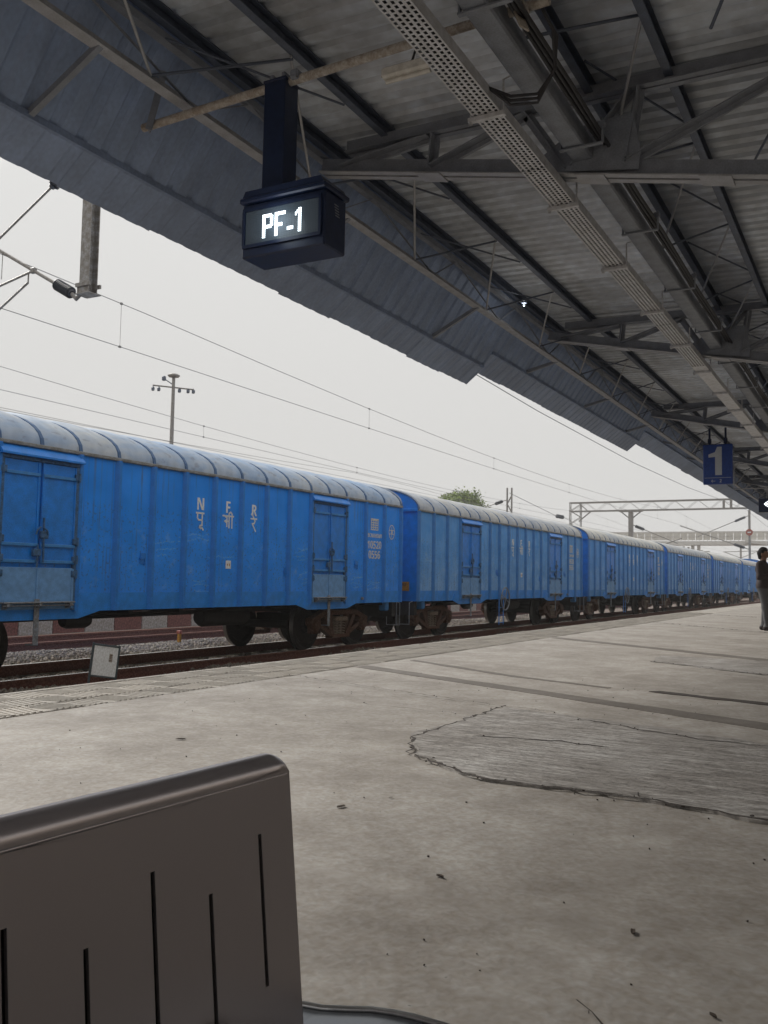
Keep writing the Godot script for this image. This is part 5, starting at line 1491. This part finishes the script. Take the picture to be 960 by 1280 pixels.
# ---------------------------------------------------------------- bench in the foreground
func build_bench() -> void:
	var bn := thing("metal_bench", "brown-grey slotted metal bench back with a rounded rim, close in the foreground", "bench", Vector3(-0.62, 0, -0.675))
	bn.rotation.y = deg_to_rad(-3.4)
	# the back panel lies in its own plane: u along the bench (towards -z), v up the back
	var tilt := deg_to_rad(6.0)
	var up := Vector3(-sin(tilt), cos(tilt), 0); var al := Vector3(0, 0, -1); var nrm := Vector3(cos(tilt), sin(tilt), 0)
	var base := Vector3(0.0, 0.40, 0)
	var at := func(u: float, v: float, d: float) -> Vector3: return base + al * u + up * v + nrm * d
	var hw := 0.267; var ht := 0.342
	for seat in 2:
		var off := -0.70 * seat
		var slots := [[0.203, 0.093, 0.258], [0.119, 0.03, 0.215], [0.038, 0.05, 0.258], [-0.046, 0.03, 0.212], [-0.130, 0.05, 0.254], [-0.214, 0.03, 0.21]]
		var m := MB.new()
		var th := 0.0022
		# plate as columns between slot edges
		var us := [-hw + 0.005]
		for s in slots: us.append_array([s[0] - 0.0030, s[0] + 0.0030])
		us.append(hw - 0.005); us.sort()
		for i in us.size() - 1:
			var u0: float = us[i]; var u1: float = us[i + 1]; var mid := (u0 + u1) / 2
			var parts := [[-0.05, ht - 0.034]]
			for s in slots:
				if absf(mid - s[0]) < 0.003: parts = [[-0.05, s[1]], [s[2], ht - 0.034]]
			for p in parts:
				m.quad(at.call(u1 + off, p[0], th), at.call(u1 + off, p[1], th), at.call(u0 + off, p[1], th), at.call(u0 + off, p[0], th))
				m.quad(at.call(u0 + off, p[0], -th), at.call(u0 + off, p[1], -th), at.call(u1 + off, p[1], -th), at.call(u1 + off, p[0], -th))
		for s in slots:
			for q in [-1.0, 1.0]:
				var ue: float = s[0] + q * 0.0030 + off
				m.quad(at.call(ue, s[1], -th), at.call(ue, s[2], -th), at.call(ue, s[2], th), at.call(ue, s[1], th))
		var bk := obj("backrest", m, M.bench, bn)
		# dark backing skin behind the slotted plate
		var bs := MB.new()
		bs.quad(at.call(hw - 0.01 + off, 0.0, -0.012), at.call(hw - 0.01 + off, ht - 0.02, -0.012), at.call(-hw + 0.01 + off, ht - 0.02, -0.012), at.call(-hw + 0.01 + off, 0.0, -0.012))
		obj("backing_skin", bs, M.cable, bk)
		# rolled rim: the sheet curls back over the top, with a tighter turn down the sides
		var rim := MB.new()
		var path := []
		for v in [-0.05, ht - 0.09, ht - 0.05]: path.append([Vector2(hw, v), Vector2(1, 0)])
		for i in 11:
			var a := PI / 2 * i / 10.0
			path.append([Vector2(hw - 0.024 + 0.024 * cos(a), ht - 0.024 + 0.024 * sin(a)), Vector2(cos(a), sin(a))])
		for i in 11:
			var a := PI / 2 + PI / 2 * i / 10.0
			path.append([Vector2(-hw + 0.024 + 0.024 * cos(a), ht - 0.024 + 0.024 * sin(a)), Vector2(cos(a), sin(a))])
		for v in [ht - 0.05, ht - 0.09, -0.05]: path.append([Vector2(-hw, v), Vector2(-1, 0)])
		var prev := []
		var inner := []
		for i in path.size():
			var o: Vector2 = path[i][1]
			var rr := lerpf(0.005, 0.0215, clampf(o.y, 0, 1))
			var p: Vector2 = path[i][0] - o * rr
			inner.append(p)
			var ring := []
			for k in 13:
				var a := PI * 0.60 * k / 12.0
				var q := p + o * rr * sin(a)
				var n3: Vector3 = (al * o.x + up * o.y) * sin(a) + nrm * cos(a)
				ring.append(rim.vert(at.call(q.x + off, q.y, th - rr * (1 - cos(a))), n3))
			if i > 0:
				for k in 12:
					rim.face(prev[k], ring[k + 1], ring[k]); rim.face(prev[k], prev[k + 1], ring[k + 1])
			prev = ring
		obj("rim", rim, M.bench, bk)
		# raised crease between the lip and the flat of the back
		var cz := MB.new()
		cz.tube([at.call(hw - 0.008 + off, ht - 0.026, th - 0.0012), at.call(-hw + 0.008 + off, ht - 0.026, th - 0.0012)], 0.0022, 10)
		obj("crease", cz, M.bench, bk)
		# flat web that closes the corners up to the curl
		var fil := MB.new()
		for i in range(2, path.size() - 3):
			var p: Vector2 = inner[i]; var q: Vector2 = inner[i + 1]
			fil.tri(at.call(0.0 + off, ht - 0.034, th), at.call(p.x + off, maxf(p.y, ht - 0.034), th), at.call(q.x + off, maxf(q.y, ht - 0.034), th))
		obj("corner_web", fil, M.bench, bk)
		# seat pan: curves forward from the back's foot
		var pan := MB.new()
		var prof := []
		for i in 15:
			var t := i / 14.0
			prof.append(Vector3(-0.05 + t * 0.42, 0.419 + 0.014 * smoothstep(0.0, 0.4, t) - 0.03 * pow(maxf(0, t - 0.6) / 0.4, 2), 0))
		var last := []
		for i in prof.size():
			var cur := []
			var hw2 := hw + 0.058 + 0.024 * smoothstep(0.0, 0.26, i / 14.0) - 0.02 * maxf(0.0, i / 14.0 - 0.5)
			for k in 13:
				var f := k / 12.0 * 2 - 1
				var edge := pow(absf(f), 14.0)
				cur.append(prof[i] + al * (f * hw2 + off) + Vector3(0, -0.003 * edge, 0))
			if i > 0:
				for k in 12:
					pan.quad(last[k], cur[k], cur[k + 1], last[k + 1])
			last = cur
		obj("seat", pan, M.bench_seat, bn)
		var sr := MB.new()
		var pts := []
		for i in prof.size(): pts.append(prof[i] + al * (hw + 0.058 + 0.024 * smoothstep(0.0, 0.26, i / 14.0) - 0.02 * maxf(0.0, i / 14.0 - 0.5) + off) + Vector3(0, -0.001, 0))
		sr.tube(pts, 0.0045, 8); obj("seat_rim", sr, M.bench_rim, bn)
	var bm := MB.new(); bm.bev(Vector3(0.22, 0.335, 0.28), Vector3(0.08, 0.05, 1.2), 0.008); obj("beam", bm, M.bench_leg, bn)
	for z in [-0.16, 0.72]:
		var lg := MB.new(); lg.bev(Vector3(0.22, 0.17, z), Vector3(0.05, 0.30, 0.05), 0.006); lg.bev(Vector3(0.22, 0.02, z), Vector3(0.5, 0.04, 0.05), 0.008); lg.bar(Vector3(0.18, 0.33, z), Vector3(0.03, 0.46, z), 0.03, 0.03); obj("leg", lg, M.bench_leg, bn)

# ---------------------------------------------------------------- person
func sdf_mesh(m: MB, bones: Array, cell: float, k: float, colf: Callable) -> void:
	# bones: [a, b, ra, rb]; smooth union of tapered capsules, meshed as surface nets
	var lo := Vector3.ONE * 1e9; var hi := -lo
	for b in bones:
		for q in [[b[0], b[2]], [b[1], b[3]]]:
			lo = lo.min(q[0] - Vector3.ONE * (q[1] + k * 2)); hi = hi.max(q[0] + Vector3.ONE * (q[1] + k * 2))
	var n := Vector3i(((hi - lo) / cell).ceil()) + Vector3i.ONE * 2
	var F := PackedFloat32Array(); F.resize(n.x * n.y * n.z); F.fill(1.0)
	for b in bones:
		var A: Vector3 = b[0]; var B: Vector3 = b[1]; var ab := B - A; var l2 := maxf(ab.length_squared(), 1e-9)
		var rm := maxf(b[2], b[3]) + k * 2 + cell
		var i0 := Vector3i(((A.min(B) - Vector3.ONE * rm - lo) / cell).floor()).clamp(Vector3i.ZERO, n - Vector3i.ONE)
		var i1 := Vector3i(((A.max(B) + Vector3.ONE * rm - lo) / cell).ceil()).clamp(Vector3i.ZERO, n - Vector3i.ONE)
		for z in range(i0.z, i1.z + 1):
			for y in range(i0.y, i1.y + 1):
				for x in range(i0.x, i1.x + 1):
					var p := lo + Vector3(x, y, z) * cell
					var t := clampf((p - A).dot(ab) / l2, 0, 1)
					var d := p.distance_to(A + ab * t) - lerpf(b[2], b[3], t)
					var id := x + n.x * (y + n.y * z)
					var o := F[id]
					var h := maxf(k - absf(o - d), 0.0) / k
					F[id] = minf(o, d) - h * h * k * 0.25
	var vid := PackedInt32Array(); vid.resize(F.size()); vid.fill(-1)
	var sx := 1; var sy := n.x; var sz := n.x * n.y
	for z in n.z - 1:
		for y in n.y - 1:
			for x in n.x - 1:
				var id := x + sy * y + sz * z
				var cs := [F[id], F[id + 1], F[id + sy], F[id + sy + 1], F[id + sz], F[id + sz + 1], F[id + sz + sy], F[id + sz + sy + 1]]
				var neg := 0
				for c in cs: neg += int(c < 0)
				if neg == 0 or neg == 8: continue
				var acc := Vector3.ZERO; var cnt := 0
				for e in [[0, 1], [2, 3], [4, 5], [6, 7], [0, 2], [1, 3], [4, 6], [5, 7], [0, 4], [1, 5], [2, 6], [3, 7]]:
					var a: float = cs[e[0]]; var b: float = cs[e[1]]
					if (a < 0) != (b < 0):
						var t := a / (a - b)
						var pa := Vector3(e[0] & 1, (e[0] >> 1) & 1, (e[0] >> 2) & 1); var pb := Vector3(e[1] & 1, (e[1] >> 1) & 1, (e[1] >> 2) & 1)
						acc += pa.lerp(pb, t); cnt += 1
				var g := Vector3((cs[1] + cs[3] + cs[5] + cs[7]) - (cs[0] + cs[2] + cs[4] + cs[6]), (cs[2] + cs[3] + cs[6] + cs[7]) - (cs[0] + cs[1] + cs[4] + cs[5]), (cs[4] + cs[5] + cs[6] + cs[7]) - (cs[0] + cs[1] + cs[2] + cs[3])).normalized()
				var p := lo + (Vector3(x, y, z) + acc / cnt) * cell
				m.col = colf.call(p)
				vid[id] = m.vert(p, g)
	for z in range(1, n.z - 1):
		for y in range(1, n.y - 1):
			for x in range(1, n.x - 1):
				var id := x + sy * y + sz * z
				var f0 := F[id] < 0
				for ax in 3:
					var st: int = [sx, sy, sz][ax]; var u: int = [sy, sz, sx][ax]; var w: int = [sz, sx, sy][ax]
					var f1 := F[id + st] < 0
					if f0 == f1: continue
					var a := vid[id - u - w]; var b := vid[id - w]; var c := vid[id]; var d := vid[id - u]
					if a < 0 or b < 0 or c < 0 or d < 0: continue
					if f0: m.face(a, b, c); m.face(a, c, d)
					else: m.face(a, c, b); m.face(a, d, c)

func build_person() -> void:
	# standing at the right edge of the picture, facing right, forearms raised in front
	var pn := thing("person", "person standing in a brown jacket and grey trousers, forearms raised, at the right edge", "person", Vector3(-2.29, 0.0, -21.3))
	pn.rotation.y = deg_to_rad(-12)
	# local axes: +x is the way the person faces, z sideways
	var jac := Color(0.045, 0.034, 0.032); var tro := Color(0.10, 0.10, 0.105); var sho := Color(0.03, 0.022, 0.02); var ski := Color(0.22, 0.12, 0.08)
	var V := func(x, y, z): return Vector3(x, y, z)
	var m := MB.new()
	var bones := []
	for s in [-1.0, 1.0]:
		var st := 0.10 if s > 0 else -0.05
		bones.append([V.call(0.0, 0.92, s * 0.09), V.call(st * 0.5 + 0.02, 0.50, s * 0.11), 0.098, 0.068])
		bones.append([V.call(st * 0.5 + 0.02, 0.50, s * 0.11), V.call(st, 0.10, s * 0.12), 0.066, 0.050])
		bones.append([V.call(st, 0.055, s * 0.12), V.call(st + 0.17, 0.035, s * 0.135), 0.050, 0.036])
		bones.append([V.call(st - 0.04, 0.045, s * 0.12), V.call(st, 0.08, s * 0.12), 0.042, 0.048])
		bones.append([V.call(-0.02, 1.40, s * 0.17), V.call(0.0, 1.13, s * 0.24), 0.068, 0.052])
		bones.append([V.call(0.0, 1.13, s * 0.24), V.call(0.24, 1.19, s * 0.14), 0.052, 0.040])
	bones.append([V.call(0.0, 0.93, -0.06), V.call(0.0, 0.93, 0.06), 0.125, 0.125])
	bones.append([V.call(0.0, 1.0, -0.05), V.call(0.0, 1.14, 0.0), 0.125, 0.120])
	bones.append([V.call(0.0, 1.0, 0.05), V.call(0.0, 1.14, 0.0), 0.125, 0.120])
	bones.append([V.call(-0.01, 1.30, -0.09), V.call(-0.01, 1.30, 0.09), 0.125, 0.125])
	bones.append([V.call(-0.01, 1.15, 0), V.call(-0.01, 1.34, 0), 0.125, 0.12])
	bones.append([V.call(-0.02, 1.42, -0.13), V.call(-0.02, 1.42, 0.13), 0.06, 0.06])
	bones.append([V.call(-0.01, 1.42, 0), V.call(0.02, 1.56, 0), 0.062, 0.055])
	sdf_mesh(m, bones, 0.014, 0.05, func(p): return sho if p.y < 0.085 else (tro if p.y < 0.90 else (ski if p.y > 1.50 else jac)))
	# head with face, and hands with five fingers, each on a finer grid
	var hb := [[V.call(0.015, 1.66, 0), V.call(0.02, 1.64, 0), 0.088, 0.085], [V.call(0.055, 1.585, 0), V.call(0.045, 1.63, 0), 0.052, 0.06], [V.call(0.10, 1.625, 0), V.call(0.112, 1.605, 0), 0.012, 0.016], [V.call(0.095, 1.575, -0.018), V.call(0.095, 1.575, 0.018), 0.013, 0.013], [V.call(0.01, 1.63, -0.088), V.call(0.005, 1.60, -0.084), 0.018, 0.012], [V.call(0.01, 1.63, 0.088), V.call(0.005, 1.60, 0.084), 0.018, 0.012], [V.call(0.085, 1.655, -0.035), V.call(0.085, 1.655, 0.035), 0.018, 0.018], [V.call(0.02, 1.57, 0), V.call(0.0, 1.50, 0), 0.052, 0.056]]
	sdf_mesh(m, hb, 0.008, 0.02, func(_p): return ski)
	for s in [-1.0, 1.0]:
		var w: Vector3 = V.call(0.26, 1.195, s * 0.13)
		var hd := [[w, w + V.call(0.06, 0.015, -s * 0.02), 0.030, 0.034]]
		for f in 4:
			var b: Vector3 = w + V.call(0.085, -0.012 + f * 0.017, -s * 0.02)
			var ln: float = [0.030, 0.040, 0.043, 0.037][f]
			hd.append([b, b + V.call(ln, 0.004, -s * 0.012), 0.0095, 0.009]); hd.append([b + V.call(ln, 0.004, -s * 0.012), b + V.call(ln * 1.1, 0.004, -s * 0.045), 0.009, 0.007])
		hd.append([w + V.call(0.03, 0.03, -s * 0.02), w + V.call(0.07, 0.062, -s * 0.04), 0.012, 0.010]); hd.append([w + V.call(0.07, 0.062, -s * 0.04), w + V.call(0.09, 0.066, -s * 0.06), 0.010, 0.008])
		sdf_mesh(m, hd, 0.005, 0.010, func(_p): return ski)
	var body := obj("body", m, M.body, pn)
	var h := MB.new()
	sdf_mesh(h, [[V.call(-0.005, 1.675, 0), V.call(0.0, 1.70, 0), 0.098, 0.088], [V.call(-0.05, 1.64, 0), V.call(-0.055, 1.56, 0), 0.075, 0.05], [V.call(0.05, 1.72, -0.03), V.call(0.05, 1.72, 0.03), 0.045, 0.045]], 0.010, 0.03, func(p): return Color(0.018, 0.015, 0.014))
	obj("hair", h, M.body, body)
	for s in [-1.0, 1.0]:
		var e := MB.new(); e.sphere(Vector3(0.098, 1.642, s * 0.032), Vector3(0.008, 0.007, 0.011), 6); obj("eye", e, M.dark_text, body)
	var ph := MB.new(); ph.bev(Vector3(0.37, 1.235, 0.0), Vector3(0.010, 0.15, 0.075), 0.004, Basis(Vector3(0, 0, 1), -0.5))
	tag(obj("phone", ph, M.dark_text, self, pn.position, pn.basis), "small dark phone held in the standing person's raised hands", "phone")

# ---------------------------------------------------------------- litter
func build_litter() -> void:
	var spots := [[-2.0, 3.35, 0.03], [-1.27, 2.75, 0.02], [-0.50, 1.90, 0.016], [-0.62, 2.6, 0.022], [-3.6, 4.2, 0.035], [-0.35, 2.2, 0.014], [-1.9, 3.6, 0.012]]
	for s in spots:
		var m := MB.new()
		var r: float = s[2]
		var n := 9
		var pts := PackedVector2Array()
		for i in n:
			var a := TAU * i / n
			pts.push_back(Vector2(cos(a) * r * rng.randf_range(0.7, 1.0), sin(a) * r * 0.42 * rng.randf_range(0.6, 1.0)))
		for i in n:
			var a := pts[i]; var b := pts[(i + 1) % n]
			m.tri(Vector3(0, 0.004, 0), Vector3(a.x, 0.004 + 0.25 * absf(a.y), -a.y), Vector3(b.x, 0.004 + 0.25 * absf(b.y), -b.y))
			m.tri(Vector3(0, 0.0005, 0), Vector3(b.x, 0.0005 + 0.25 * absf(b.y), -b.y), Vector3(a.x, 0.0005 + 0.25 * absf(a.y), -a.y))
		var o := obj("dry_leaf", m, M.leaf_dry, self, Vector3(s[0], 0.003, -s[1]), Basis(Vector3.UP, rng.randf() * TAU))
		tag(o, "small dark dry leaf lying on the bare platform concrete", "leaf", "dry leaves on the platform")
	# crumbs and grit
	var g := MB.new()
	for i in 220:
		var x := rng.randf_range(-5.0, 0.6); var z := -rng.randf_range(1.6, 9.0)
		var q := rng.randf_range(0.002, 0.006)
		g.bev(Vector3(x, q * 0.5 + 0.001, z), Vector3(q * 1.6, q, q), q * 0.3, Basis(Vector3.UP, rng.randf() * TAU))
	var go := obj("grit", g, M.crack, self)
	tag(go, "fine dark grit and crumbs scattered over the platform concrete", "grit"); go.set_meta("kind", "stuff")
